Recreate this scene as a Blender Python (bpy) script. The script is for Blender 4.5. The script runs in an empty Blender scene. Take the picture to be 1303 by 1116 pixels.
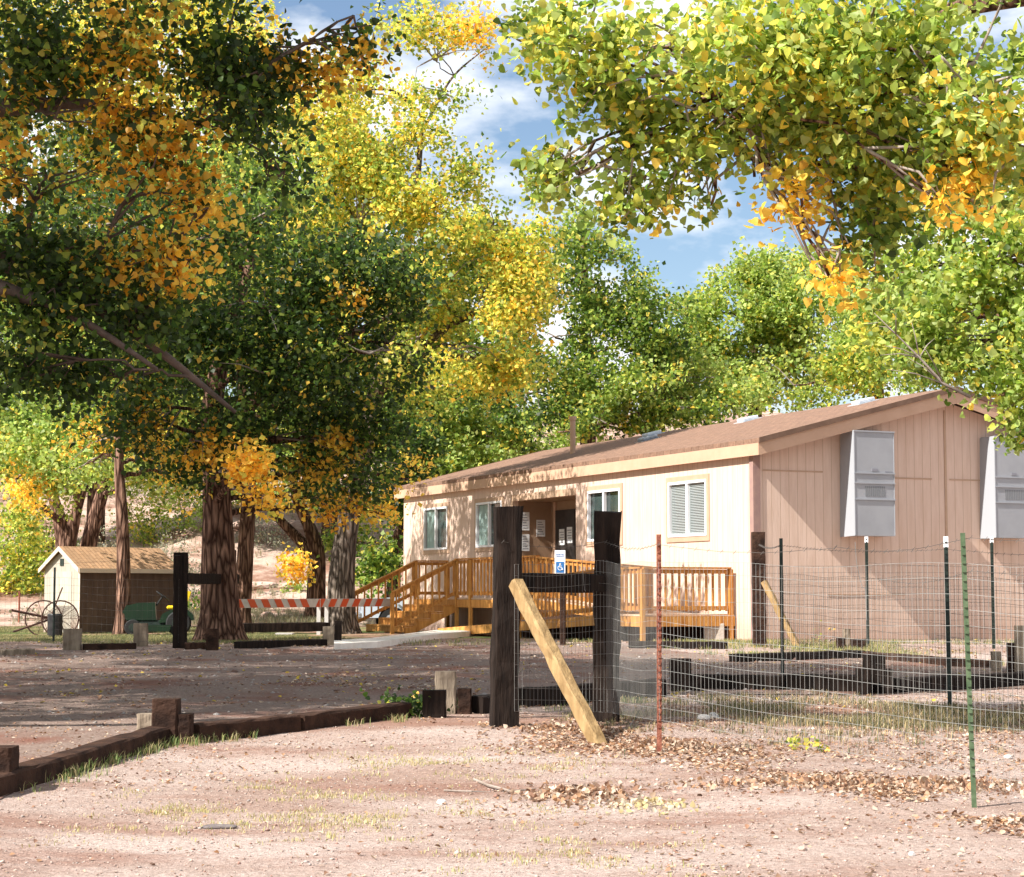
import bpy, math, random
import numpy as np
from mathutils import Vector, Matrix
R = math.radians
random.seed(7); rng = np.random.default_rng(11)
sc = bpy.context.scene
col = sc.collection

# ------------------------------------------------------------------ camera, sky, sun, exposure
F, CX, CY, PITCH, CZ = 2500.0, 651.5, 558.0, R(4.5), 1.45
cam_d = bpy.data.cameras.new('camera'); cam = bpy.data.objects.new('camera', cam_d); col.objects.link(cam)
cam.location = (0, 0, CZ); cam.rotation_euler = (R(90) + PITCH, 0, 0)
cam_d.sensor_fit = 'HORIZONTAL'; cam_d.sensor_width = 36; cam_d.lens = 36 * F / 1303
cam_d.clip_start = .1; cam_d.clip_end = 4000
sc.camera = cam
sc.view_settings.view_transform = 'Standard'; sc.view_settings.look = 'None'
sc.view_settings.exposure = 1.05; sc.view_settings.gamma = 1
SUN_EL = R(44); SH = Vector((-.828, -.561, 0)).normalized()
SUN = Vector((SH.x * math.cos(SUN_EL), SH.y * math.cos(SUN_EL), math.sin(SUN_EL)))
sd = bpy.data.lights.new('sun', 'SUN'); so = bpy.data.objects.new('sun', sd); col.objects.link(so)
sd.energy = 4.9; sd.angle = R(.5); sd.color = (1, .955, .89)
so.rotation_euler = SUN.to_track_quat('Z', 'Y').to_euler()
so.location = (-20, -20, 30)
w = bpy.data.worlds.new('World'); sc.world = w; w.use_nodes = True
nt = w.node_tree; nt.nodes.clear()
def N(nt, t, **k):
    n = nt.nodes.new(t)
    for a, b in k.items():
        if a == 'inp':
            for i, v in b.items(): n.inputs[i].default_value = v
        else: setattr(n, a, b)
    return n
sky = N(nt, 'ShaderNodeTexSky', sky_type='NISHITA', sun_disc=False, sun_elevation=SUN_EL,
        sun_rotation=math.atan2(SUN.x, SUN.y), air_density=1.0, dust_density=.6, ozone_density=1.6)
b1 = N(nt, 'ShaderNodeBackground', inp={1: .074}); b2 = N(nt, 'ShaderNodeBackground', inp={0: (.93, .955, 1, 1), 1: .64})
tcw = N(nt, 'ShaderNodeTexCoord'); mpw = N(nt, 'ShaderNodeMapping', inp={1: (.32, .0, .1), 3: (1, 1, 2.2)})
nzw = N(nt, 'ShaderNodeTexNoise', inp={'Scale': 5.5, 'Detail': 7, 'Roughness': .55})
rpw = N(nt, 'ShaderNodeValToRGB'); rpw.color_ramp.elements[0].position = .42; rpw.color_ramp.elements[1].position = .54
mxw = N(nt, 'ShaderNodeMixShader'); ow = N(nt, 'ShaderNodeOutputWorld')
L = nt.links.new
L(tcw.outputs['Generated'], mpw.inputs[0]); L(mpw.outputs[0], nzw.inputs['Vector']); L(nzw.outputs[0], rpw.inputs[0])
L(sky.outputs[0], b1.inputs[0]); L(rpw.outputs[0], mxw.inputs[0]); L(b1.outputs[0], mxw.inputs[1]); L(b2.outputs[0], mxw.inputs[2])
L(mxw.outputs[0], ow.inputs[0])

# ------------------------------------------------------------------ geometry helpers
ct, st = math.cos(PITCH), math.sin(PITCH)
def P(px, py, Y):
    dx, u = px - CX, CY - py
    dy = F * ct - u * st; dz = F * st + u * ct
    return Vector((dx * Y / dy, Y, CZ + dz * Y / dy))
def lerp(v, xs, ys): return np.interp(v, xs, ys)
def hash3(i, j, k):
    h = (i.astype(np.int64) * 374761393 + j.astype(np.int64) * 668265263 + k.astype(np.int64) * 2147483647 * 3) & 0xffffffff
    h = ((h ^ (h >> 13)) * 1274126177) & 0xffffffff
    h = (h ^ (h >> 16)) & 0xffff
    return h / 32767.5 - 1.0
def vnoise(p):
    p = np.asarray(p, float); i = np.floor(p).astype(np.int64); f = p - i; f = f * f * (3 - 2 * f); r = 0
    for a in (0, 1):
        for b in (0, 1):
            for c in (0, 1):
                wgt = (f[..., 0] if a else 1 - f[..., 0]) * (f[..., 1] if b else 1 - f[..., 1]) * (f[..., 2] if c else 1 - f[..., 2])
                r = r + wgt * hash3(i[..., 0] + a, i[..., 1] + b, i[..., 2] + c)
    return r
def fbm(p, o=3):
    p = np.asarray(p, float); s = 0; a = .5
    for k in range(o): s = s + a * vnoise(p + 17.3 * k); p = p * 2.03; a *= .5
    return s
GY = [-50, 0, 9.7, 17.3, 39, 45, 52, 62, 70, 90, 130, 170, 400]
GZ = [0, 0, .05, .243, .49, .46, .42, .45, .9, 4.2, 13, 17, 17]
def GH(x, y):
    x = np.asarray(x, float); y = np.asarray(y, float)
    z = lerp(y, GY, GZ)
    q = np.stack([x, y, np.zeros_like(x)], -1)
    z = z + .035 * fbm(q * .55, 2) + .014 * fbm(q * 2.6, 3)
    far = np.clip((y - 62) / 25, 0, 1)
    z = z + far * (1.8 * fbm(q * .09 + 5, 3) + .5 * fbm(q * .5, 2))
    z = z + .05 * np.exp(-((x + .1) ** 2 / 1.2 + (y - 17.2) ** 2 / .5))       # soil heaped at the fence
    return z
def g(x, y): return float(GH(np.array([x]), np.array([y]))[0])
def GP(px, py):
    lo, hi = 3.0, 150.0
    for _ in range(50):
        m = (lo + hi) / 2; p = P(px, py, m)
        if p.z > float(lerp(m, GY, GZ)): lo = m
        else: hi = m
    p = P(px, py, lo); p.z = g(p.x, p.y); return p

def props(o, label=None, cat=None, group=None, kind=None):
    for k, v in (('label', label), ('category', cat), ('group', group), ('kind', kind)):
        if v: o[k] = v
    return o
def empty(name, loc=(0, 0, 0), rz=0, **k):
    o = bpy.data.objects.new(name, None); col.objects.link(o); o.location = loc; o.rotation_euler = (0, 0, rz)
    o.empty_display_size = .2
    return props(o, **k)
def link(name, me, mat, parent=None, **k):
    o = bpy.data.objects.new(name, me); col.objects.link(o)
    if mat: me.materials.append(mat)
    if parent: o.parent = parent
    return props(o, **k)
class MB:
    def __init__(s): s.v = []; s.f = []; s.sm = False
    def add(s, vs, fs, M=None):
        n = len(s.v); s.v += [tuple(M @ Vector(v)) if M else tuple(v) for v in vs]; s.f += [[i + n for i in f] for f in fs]; return s
    def box(s, x0, x1, y0, y1, z0, z1, M=None, bev=0):
        if bev:
            b = min(bev, abs(x1 - x0) / 3, abs(y1 - y0) / 3, abs(z1 - z0) / 3)
            vs = []; ring = []
            for z, i in ((z0, b), (z0 + b, 0), (z1 - b, 0), (z1, b)):
                for (x, y) in ((x0 + b, y0 + i), (x1 - b, y0 + i), (x1 - i, y0 + b), (x1 - i, y1 - b), (x1 - b, y1 - i), (x0 + b, y1 - i), (x0 + i, y1 - b), (x0 + i, y0 + b)):
                    vs.append((x, y, z))
            fs = []
            for k in range(3):
                for q in range(8): fs.append([k * 8 + q, k * 8 + (q + 1) % 8, k * 8 + 8 + (q + 1) % 8, k * 8 + 8 + q])
            fs.append(list(range(7, -1, -1))); fs.append(list(range(24, 32)))
            return s.add(vs, fs, M)
        vs = [(x, y, z) for z in (z0, z1) for y in (y0, y1) for x in (x0, x1)]
        return s.add(vs, [[0, 2, 3, 1], [4, 5, 7, 6], [0, 1, 5, 4], [2, 6, 7, 3], [0, 4, 6, 2], [1, 3, 7, 5]], M)
    def beam(s, a, b, wd, h, up=(0, 0, 1), bev=0):
        a, b = Vector(a), Vector(b); d = (b - a); Ln = d.length; d.normalize(); up = Vector(up)
        sd_ = d.cross(up).normalized(); up2 = sd_.cross(d).normalized()
        M = Matrix(((d.x, sd_.x, up2.x, a.x), (d.y, sd_.y, up2.y, a.y), (d.z, sd_.z, up2.z, a.z), (0, 0, 0, 1)))
        return s.box(0, Ln, -wd / 2, wd / 2, -h / 2, h / 2, M, bev)
    def tube(s, pts, rad, n=6, cap=True, rough=0, seed=0):
        pts = [Vector(p) for p in pts]; m = len(pts)
        if not hasattr(rad, '__len__'): rad = [rad] * m
        base = len(s.v); ref = None
        for i, p in enumerate(pts):
            t = (pts[min(i + 1, m - 1)] - pts[max(i - 1, 0)])
            if t.length < 1e-9: t = Vector((0, 0, 1))
            t.normalize()
            if ref is None:
                ref = t.orthogonal().normalized()
            a = (ref - t * ref.dot(t)).normalized(); ref = a; b = t.cross(a)
            for k in range(n):
                th = 2 * math.pi * k / n; rr = rad[i]
                if rough: rr *= 1 + rough * (math.sin(3 * th + seed + i * .35) * .5 + math.sin(7 * th + seed * 2 - i * .25) * .35 + math.sin(13 * th + i * .5) * .3)
                s.v.append(tuple(p + a * (rr * math.cos(th)) + b * (rr * math.sin(th))))
        for i in range(m - 1):
            for k in range(n):
                k2 = (k + 1) % n
                s.f.append([base + i * n + k, base + i * n + k2, base + (i + 1) * n + k2, base + (i + 1) * n + k])
        if cap:
            s.f.append([base + k for k in range(n)][::-1]); s.f.append([base + (m - 1) * n + k for k in range(n)])
        return s
    def prism(s, poly, z0, z1, M=None):
        n = len(poly); vs = [(x, y, z0) for x, y in poly] + [(x, y, z1) for x, y in poly]
        fs = [list(range(n))[::-1], list(range(n, 2 * n))] + [[i, (i + 1) % n, n + (i + 1) % n, n + i] for i in range(n)]
        return s.add(vs, fs, M)
    def mesh(s, name):
        me = bpy.data.meshes.new(name); me.from_pydata(s.v, [], s.f); me.update()
        if s.sm: me.polygons.foreach_set('use_smooth', [True] * len(me.polygons))
        return me
    def build(s, name, mat, parent=None, smooth=False, **k):
        s.sm = smooth; return link(name, s.mesh(name), mat, parent, **k)
def np_mesh(name, V, quads, smooth=False, colors=None):
    me = bpy.data.meshes.new(name); nf, k = quads.shape
    me.vertices.add(len(V)); me.vertices.foreach_set('co', V.astype(np.float32).ravel())
    me.loops.add(nf * k); me.loops.foreach_set('vertex_index', quads.astype(np.int32).ravel())
    me.polygons.add(nf); me.polygons.foreach_set('loop_start', (np.arange(nf) * k).astype(np.int32))
    if smooth: me.polygons.foreach_set('use_smooth', np.ones(nf, bool))
    me.update(calc_edges=True)
    if colors is not None:
        at = me.attributes.new('tint', 'FLOAT_COLOR', 'POINT')
        c = np.concatenate([colors, np.ones((len(colors), 1))], 1).astype(np.float32); at.data.foreach_set('color', c.ravel())
    return me

# ------------------------------------------------------------------ materials
def mat(name, c=(.5, .5, .5), rough=.8, metal=0, spec=.3, c2=None, sc1=4, det=6, lo=.35, hi=.65, bump=0, bs=20, stretch=(1, 1, 1), c3=None, sc3=1, coord='Object', bstretch=None):
    m = bpy.data.materials.new(name); m.use_nodes = True; t = m.node_tree; p = t.nodes['Principled BSDF']
    p.inputs['Base Color'].default_value = (*c, 1); p.inputs['Roughness'].default_value = rough
    p.inputs['Metallic'].default_value = metal; p.inputs['Specular IOR Level'].default_value = spec
    tc = N(t, 'ShaderNodeTexCoord'); mp = N(t, 'ShaderNodeMapping', inp={3: stretch}); t.links.new(tc.outputs[coord], mp.inputs[0])
    out = None
    if c2:
        nz = N(t, 'ShaderNodeTexNoise', inp={'Scale': sc1, 'Detail': det, 'Roughness': .6}); t.links.new(mp.outputs[0], nz.inputs['Vector'])
        rp = N(t, 'ShaderNodeValToRGB'); e = rp.color_ramp.elements; e[0].position = lo; e[1].position = hi; e[0].color = (*c, 1); e[1].color = (*c2, 1)
        t.links.new(nz.outputs[0], rp.inputs[0]); out = rp.outputs[0]
        if c3:
            nz = N(t, 'ShaderNodeTexNoise', inp={'Scale': sc3, 'Detail': 5}); t.links.new(mp.outputs[0], nz.inputs['Vector'])
            r3 = N(t, 'ShaderNodeValToRGB'); r3.color_ramp.elements[0].position = .5; r3.color_ramp.elements[1].position = .68
            mx = N(t, 'ShaderNodeMixRGB', inp={2: (*c3, 1)}); t.links.new(nz.outputs[0], r3.inputs[0]); t.links.new(r3.outputs[0], mx.inputs[0])
            t.links.new(out, mx.inputs[1]); out = mx.outputs[0]
        t.links.new(out, p.inputs['Base Color'])
    if bump:
        mb = N(t, 'ShaderNodeMapping', inp={3: bstretch or stretch}); t.links.new(tc.outputs[coord], mb.inputs[0])
        nb = N(t, 'ShaderNodeTexNoise', inp={'Scale': bs, 'Detail': 5, 'Roughness': .6}); t.links.new(mb.outputs[0], nb.inputs['Vector'])
        bp = N(t, 'ShaderNodeBump', inp={'Strength': min(1, bump), 'Distance': .02 * max(1, bump)}); t.links.new(nb.outputs[0], bp.inputs['Height']); t.links.new(bp.outputs[0], p.inputs['Normal'])
    return m
def leafmat(name, trans=.45, rough=.5):
    m = bpy.data.materials.new(name); m.use_nodes = True; t = m.node_tree; p = t.nodes['Principled BSDF']; o = t.nodes['Material Output']
    a = N(t, 'ShaderNodeAttribute', attribute_name='tint'); t.links.new(a.outputs[0], p.inputs['Base Color'])
    p.inputs['Roughness'].default_value = rough; p.inputs['Specular IOR Level'].default_value = .45
    if trans:
        tr = N(t, 'ShaderNodeBsdfTranslucent'); hs = N(t, 'ShaderNodeHueSaturation', inp={'Saturation': 1.0, 'Value': 1.95}); t.links.new(a.outputs[0], hs.inputs['Color']); t.links.new(hs.outputs[0], tr.inputs[0])
        mx = N(t, 'ShaderNodeMixShader', inp={0: trans}); t.links.new(p.outputs[0], mx.inputs[1]); t.links.new(tr.outputs[0], mx.inputs[2]); t.links.new(mx.outputs[0], o.inputs[0])
    return m
LEAF = leafmat('leaf', .5)
LITTER = leafmat('dry_leaf', .15, .8)
GRASSM = leafmat('grass_blade', .3, .7)
def barkmat(name, ca, cb, sc_=9):
    m = bpy.data.materials.new(name); m.use_nodes = True; t = m.node_tree; p = t.nodes['Principled BSDF']
    p.inputs['Roughness'].default_value = .95; p.inputs['Specular IOR Level'].default_value = .1
    tc = N(t, 'ShaderNodeTexCoord'); mp = N(t, 'ShaderNodeMapping', inp={3: (1, 1, .16)}); t.links.new(tc.outputs['Object'], mp.inputs[0])
    dn = N(t, 'ShaderNodeTexNoise', inp={'Scale': 3.0, 'Detail': 3}); t.links.new(mp.outputs[0], dn.inputs['Vector'])
    va = N(t, 'ShaderNodeVectorMath', operation='MULTIPLY_ADD', inp={1: (.28, .28, .28)}); t.links.new(dn.outputs['Color'], va.inputs[0]); t.links.new(mp.outputs[0], va.inputs[2])
    vo = N(t, 'ShaderNodeTexVoronoi', feature='DISTANCE_TO_EDGE', inp={'Scale': sc_}); t.links.new(va.outputs[0], vo.inputs['Vector'])
    nz = N(t, 'ShaderNodeTexNoise', inp={'Scale': 22, 'Detail': 5}); t.links.new(mp.outputs[0], nz.inputs['Vector'])
    rp = N(t, 'ShaderNodeValToRGB'); e = rp.color_ramp.elements; e[0].position = .02; e[1].position = .3; e[0].color = (*ca, 1); e[1].color = (*cb, 1)
    t.links.new(vo.outputs[0], rp.inputs[0])
    mx = N(t, 'ShaderNodeMixRGB', blend_type='MULTIPLY', inp={0: .7}); t.links.new(rp.outputs[0], mx.inputs[1]); 
    r2 = N(t, 'ShaderNodeValToRGB'); r2.color_ramp.elements[0].position = .3; r2.color_ramp.elements[0].color = (.4, .4, .4, 1); r2.color_ramp.elements[1].position = .65
    t.links.new(nz.outputs[0], r2.inputs[0]); t.links.new(r2.outputs[0], mx.inputs[2]); t.links.new(mx.outputs[0], p.inputs['Base Color'])
    ad = N(t, 'ShaderNodeMath', operation='ADD'); ml = N(t, 'ShaderNodeMath', operation='MULTIPLY', inp={1: .35}); mn = N(t, 'ShaderNodeMath', operation='MINIMUM', inp={1: .3})
    t.links.new(vo.outputs[0], mn.inputs[0]); t.links.new(nz.outputs[0], ml.inputs[0]); t.links.new(mn.outputs[0], ad.inputs[0]); t.links.new(ml.outputs[0], ad.inputs[1])
    bp = N(t, 'ShaderNodeBump', inp={'Strength': 1, 'Distance': .12}); t.links.new(ad.outputs[0], bp.inputs['Height']); t.links.new(bp.outputs[0], p.inputs['Normal'])
    return m
BARK = barkmat('bark_brown', (.06, .03, .02), (.34, .2, .14))
BARKG = barkmat('bark_grey', (.06, .045, .035), (.40, .32, .26))
TWIG = mat('pale_twig_bark', (.20, .15, .12), c2=(.34, .29, .25), sc1=6, bump=.5, bs=30)
DARKTWIG = mat('dark_twig_bark', (.07, .05, .04), c2=(.15, .11, .09), sc1=6, bump=.5, bs=30)

def siding(name, c, c2):
    m = bpy.data.materials.new(name); m.use_nodes = True; t = m.node_tree; p = t.nodes['Principled BSDF']
    p.inputs['Roughness'].default_value = .75; p.inputs['Specular IOR Level'].default_value = .25
    tc = N(t, 'ShaderNodeTexCoord'); sp = N(t, 'ShaderNodeSeparateXYZ'); t.links.new(tc.outputs['Object'], sp.inputs[0])
    ad = N(t, 'ShaderNodeMath', operation='ADD'); t.links.new(sp.outputs[0], ad.inputs[0]); t.links.new(sp.outputs[1], ad.inputs[1])
    ml = N(t, 'ShaderNodeMath', operation='MULTIPLY', inp={1: 4.92}); t.links.new(ad.outputs[0], ml.inputs[0])
    fr = N(t, 'ShaderNodeMath', operation='FRACT'); t.links.new(ml.outputs[0], fr.inputs[0])
    gt = N(t, 'ShaderNodeMath', operation='LESS_THAN', inp={1: .06}); t.links.new(fr.outputs[0], gt.inputs[0])
    mp = N(t, 'ShaderNodeMapping', inp={3: (1, 1, .12)}); t.links.new(tc.outputs['Object'], mp.inputs[0])
    nz = N(t, 'ShaderNodeTexNoise', inp={'Scale': 7, 'Detail': 7, 'Roughness': .65}); t.links.new(mp.outputs[0], nz.inputs['Vector'])
    rp = N(t, 'ShaderNodeValToRGB'); e = rp.color_ramp.elements; e[0].position = .28; e[1].position = .60; e[0].color = (*c2, 1); e[1].color = (*c, 1); t.links.new(nz.outputs[0], rp.inputs[0])
    mx = N(t, 'ShaderNodeMixRGB', inp={2: (c2[0] * .8, c2[1] * .78, c2[2] * .75, 1)}); t.links.new(gt.outputs[0], mx.inputs[0]); t.links.new(rp.outputs[0], mx.inputs[1])
    n4 = N(t, 'ShaderNodeTexNoise', inp={'Scale': 2.2, 'Detail': 6}); t.links.new(tc.outputs['Object'], n4.inputs['Vector'])
    zz = N(t, 'ShaderNodeMath', operation='MULTIPLY_ADD', inp={1: -1.0, 2: .55}); t.links.new(sp.outputs[2], zz.inputs[0])       # red dust splashed up from the soil
    za = N(t, 'ShaderNodeMath', operation='ADD'); t.links.new(zz.outputs[0], za.inputs[0]); t.links.new(n4.outputs[0], za.inputs[1])
    zr = N(t, 'ShaderNodeMapRange', inp={1: .45, 2: 1.1, 3: 0, 4: .55}); t.links.new(za.outputs[0], zr.inputs[0])
    m4 = N(t, 'ShaderNodeMixRGB', inp={2: (.40, .24, .17, 1)}); t.links.new(zr.outputs[0], m4.inputs[0]); t.links.new(mx.outputs[0], m4.inputs[1]); t.links.new(m4.outputs[0], p.inputs['Base Color'])
    sb = N(t, 'ShaderNodeMath', operation='SUBTRACT'); n2 = N(t, 'ShaderNodeTexNoise', inp={'Scale': 40, 'Detail': 3}); t.links.new(mp.outputs[0], n2.inputs['Vector'])
    t.links.new(n2.outputs[0], sb.inputs[0]); t.links.new(gt.outputs[0], sb.inputs[1])
    bp = N(t, 'ShaderNodeBump', inp={'Strength': .5, 'Distance': .008}); t.links.new(sb.outputs[0], bp.inputs['Height']); t.links.new(bp.outputs[0], p.inputs['Normal'])
    return m
SIDING = siding('painted_siding', (.69, .52, .42), (.59, .42, .32))
SHEDW = siding('shed_siding', (.42, .38, .31), (.34, .30, .24))
TRIM = mat('painted_trim', (.50, .32, .215), .7, c2=(.55, .36, .25), sc1=3, bump=.15, bs=40)
TRIMB = mat('window_trim', (.45, .30, .20), .7, c2=(.50, .34, .24), sc1=5)
CORNER = mat('corner_trim', (.30, .19, .17), .7, c2=(.36, .23, .19), sc1=5)
def shingle(name, a, b, hz=7.2):
    m = mat(name, a, .95, c2=b, sc1=14, det=4, bump=.6, bs=60, stretch=(1, 1, 1)); t = m.node_tree; p = t.nodes['Principled BSDF']
    tc = N(t, 'ShaderNodeTexCoord'); sp = N(t, 'ShaderNodeSeparateXYZ'); t.links.new(tc.outputs['Object'], sp.inputs[0])
    cb = N(t, 'ShaderNodeCombineXYZ'); t.links.new(sp.outputs[1], cb.inputs[0]); t.links.new(sp.outputs[0], cb.inputs[1])
    br = N(t, 'ShaderNodeTexBrick', inp={'Color1': (.82, .82, .82, 1), 'Color2': (1.06, 1.03, 1, 1), 'Mortar': (.6, .58, .57, 1), 'Scale': 1, 'Mortar Size': .012, 'Brick Width': .3, 'Row Height': .12}); t.links.new(cb.outputs[0], br.inputs[0])
    old = p.inputs['Base Color'].links[0].from_socket; mx = N(t, 'ShaderNodeMixRGB', blend_type='MULTIPLY', inp={0: 1}); t.links.new(old, mx.inputs[1]); t.links.new(br.outputs[0], mx.inputs[2]); t.links.new(mx.outputs[0], p.inputs['Base Color'])
    return m
SHINGLE = shingle('brown_shingles', (.20, .115, .08), (.29, .18, .125))
SHEDROOF = shingle('tan_shingles', (.36, .21, .11), (.45, .28, .16))
WHITEP = mat('white_vinyl', (.8, .8, .82), .4)
GLASS = mat('dark_window_glass', (.03, .045, .045), .05, spec=.9, c2=(.07, .10, .09), sc1=1.2)
BLIND = mat('window_blinds', (.38, .42, .42), .5)
CURTAIN = mat('pale_green_curtain', (.25, .36, .33), .6, c2=(.34, .45, .42), sc1=9, stretch=(1, 1, .1))
DARKIN = mat('recess_brown_lining', (.30, .19, .12), .7, c2=(.34, .22, .14), sc1=4)  # recess lining, browner and darker than the siding
DOORM = mat('dark_door_paint', (.035, .028, .026), .5, c2=(.05, .04, .035), sc1=6)
PAPER = mat('white_paper', (.72, .72, .72), .8, c2=(.8, .8, .79), sc1=20)
INK = mat('grey_print', (.25, .25, .28), .8)
ACM = mat('grey_metal_cabinet', (.30, .31, .33), .45, spec=.4, c2=(.34, .35, .37), sc1=2)
ACL = mat('pale_metal_edge', (.34, .355, .38), .5)
ACD = mat('grey_louvre', (.20, .21, .22), .6)
def woodmat(name, a, b, st_=(1, 1, .12), s=14, bump=.5): return mat(name, a, .75, c2=b, sc1=s, det=5, lo=.3, hi=.7, stretch=st_, bump=bump, bs=30)
DECK = woodmat('orange_stained_wood', (.36, .14, .028), (.66, .34, .09))
DECKR = woodmat('orange_stained_rail', (.32, .12, .024), (.60, .29, .075), (1, .3, 1), 10)
DECKT = woodmat('deck_boards', (.55, .38, .25), (.68, .50, .36), (1, 1, 1), 6)
TIE = mat('creosoted_timber', (.006, .0045, .004), .95, spec=.15, c2=(.038, .025, .019), sc1=16, det=7, lo=.3, hi=.75, stretch=(1, 1, .1), bump=1, bs=34)
TIEH = mat('weathered_timber', (.018, .011, .009), .95, spec=.1, c2=(.085, .045, .030), sc1=5, det=8, lo=.3, hi=.75, stretch=(1, 1, 1), bump=1, bs=26)
TIEP = mat('pale_timber_end', (.16, .12, .085), .9, c2=(.33, .26, .19), sc1=12, det=7, stretch=(1, 1, .15), bump=1, bs=26)
BRACE = woodmat('yellow_treated_wood', (.19, .115, .045), (.42, .28, .13), (1, 1, .15), 12, .8)
RUST = mat('rusted_steel', (.16, .045, .028), .85, c2=(.34, .13, .08), sc1=22, bump=.6, bs=60)
TGREEN = mat('green_enamel_steel', (.06, .10, .05), .6, c2=(.12, .17, .09), sc1=18)
TDARK = mat('dark_green_steel', (.012, .02, .018), .55, c2=(.03, .045, .035), sc1=14)
TWHITE = mat('white_post_tip', (.8, .8, .82), .5)
WIRE = mat('galvanised_wire', (.20, .20, .19), .55, metal=.35, c2=(.32, .31, .29), sc1=4)
WIRED = mat('weathered_wire', (.06, .05, .045), .7, metal=.2, c2=(.12, .11, .10), sc1=4)
SOILC = dict(a=(.42, .295, .24), b=(.59, .475, .42), c=(.35, .205, .155))

# ------------------------------------------------------------------ ground
def N_half(t, o):
    n = N(t, 'ShaderNodeMath', operation='MULTIPLY', inp={1: .5}); t.links.new(o, n.inputs[0]); return n.outputs[0]
def groundmat():
    m = bpy.data.materials.new('red_soil'); m.use_nodes = True; t = m.node_tree; p = t.nodes['Principled BSDF']
    p.inputs['Roughness'].default_value = .95; p.inputs['Specular IOR Level'].default_value = .1
    tc = N(t, 'ShaderNodeTexCoord')
    def noise(s, d=6, r=.6, sx=(1, 1, 1)):
        mp = N(t, 'ShaderNodeMapping', inp={3: sx}); t.links.new(tc.outputs['Object'], mp.inputs[0])
        n = N(t, 'ShaderNodeTexNoise', inp={'Scale': s, 'Detail': d, 'Roughness': r}); t.links.new(mp.outputs[0], n.inputs['Vector']); return n.outputs[0]
    def ramp(src, a, b, ca, cb):
        r = N(t, 'ShaderNodeValToRGB'); e = r.color_ramp.elements; e[0].position = a; e[1].position = b; e[0].color = (*ca, 1); e[1].color = (*cb, 1); t.links.new(src, r.inputs[0]); return r.outputs[0]
    def mix(f, a, b, bt='MIX', v=None):
        x = N(t, 'ShaderNodeMixRGB', blend_type=bt)
        if f is None: x.inputs[0].default_value = v
        else: t.links.new(f, x.inputs[0])
        t.links.new(a, x.inputs[1]); t.links.new(b, x.inputs[2]) if hasattr(b, 'links') else setattr(x.inputs[2], 'default_value', (*b, 1)); return x.outputs[0]
    base = ramp(noise(.5, 6, .65, (.7, 1.25, 1)), .38, .60, SOILC['a'], SOILC['b'])
    red = ramp(noise(.9, 6, .65, (.6, 1.3, 1)), .50, .66, (0, 0, 0), (.85, .85, .85)); base = mix(red, base, SOILC['c'])
    fine = ramp(noise(28, 6, .75), .32, .66, (.5, .47, .45), (1.15, 1.15, 1.15)); base = mix(None, base, fine, 'MULTIPLY', .85)
    fine2 = ramp(noise(110, 3, .7), .38, .62, (.62, .6, .6), (1.12, 1.12, 1.12)); base = mix(None, base, fine2, 'MULTIPLY', .7)
    sp = N(t, 'ShaderNodeTexVoronoi', inp={'Scale': 34}); t.links.new(tc.outputs['Object'], sp.inputs['Vector'])
    ps = ramp(sp.outputs[0], .10, .16, (1, 1, 1), (0, 0, 0)); pale = ramp(noise(9, 3), .5, .6, (0, 0, 0), (1, 1, 1))
    pm = N(t, 'ShaderNodeMath', operation='MULTIPLY'); t.links.new(ps, pm.inputs[0]); t.links.new(pale, pm.inputs[1]); base = mix(pm.outputs[0], base, (.62, .55, .5))
    sep = N(t, 'ShaderNodeSeparateXYZ'); t.links.new(tc.outputs['Object'], sep.inputs[0])
    for (ex, ey, rx, ry) in ((-.7, 18.3, 2.4, 1.3), (3.2, 19.2, 3.2, 1.9), (.9, 15.9, 1.0, .5)):         # darker red soil colour in noisy ellipses
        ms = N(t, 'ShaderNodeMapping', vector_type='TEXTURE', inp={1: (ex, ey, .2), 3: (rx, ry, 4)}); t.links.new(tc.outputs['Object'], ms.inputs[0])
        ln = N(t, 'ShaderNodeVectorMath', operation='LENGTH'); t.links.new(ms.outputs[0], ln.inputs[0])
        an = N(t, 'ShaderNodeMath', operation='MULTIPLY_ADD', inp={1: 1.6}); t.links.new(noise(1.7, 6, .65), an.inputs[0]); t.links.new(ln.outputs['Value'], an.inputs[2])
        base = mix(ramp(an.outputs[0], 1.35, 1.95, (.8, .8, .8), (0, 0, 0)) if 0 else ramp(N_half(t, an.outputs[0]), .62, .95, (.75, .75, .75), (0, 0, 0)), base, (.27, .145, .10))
    far = N(t, 'ShaderNodeMapRange', inp={1: 44, 2: 56}); t.links.new(sep.outputs[1], far.inputs[0])
    lw = ramp(noise(.35, 5), .42, .6, (.36, .22, .15), (.10, .13, .04))       # thin lawn behind the lot
    f1 = N(t, 'ShaderNodeMapRange', inp={1: 40, 2: 43}); t.links.new(sep.outputs[1], f1.inputs[0]); base = mix(f1.outputs[0], base, lw)
    f2 = N(t, 'ShaderNodeMapRange', inp={1: 58, 2: 62}); t.links.new(sep.outputs[1], f2.inputs[0])
    hl = ramp(noise(.35, 8, .75, (1, 1, 3.5)), .40, .58, (.24, .13, .09), (.50, .37, .30)); base = mix(f2.outputs[0], base, hl)
    t.links.new(base, p.inputs['Base Color'])
    bn = N(t, 'ShaderNodeMath', operation='ADD'); t.links.new(noise(38, 6, .7), bn.inputs[0]); t.links.new(noise(8, 5, .6), bn.inputs[1])
    bp = N(t, 'ShaderNodeBump', inp={'Strength': .8, 'Distance': .035}); t.links.new(bn.outputs[0], bp.inputs['Height']); t.links.new(bp.outputs[0], p.inputs['Normal'])
    return m
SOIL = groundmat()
xs = np.concatenate([[-600, -300, -150, -90], np.arange(-60, -16, 2.), np.arange(-16, -9, .6), np.arange(-9, 12, .11), np.arange(12.1, 20, .6), np.arange(20, 62, 2.), [90, 150, 300, 600]])
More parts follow.
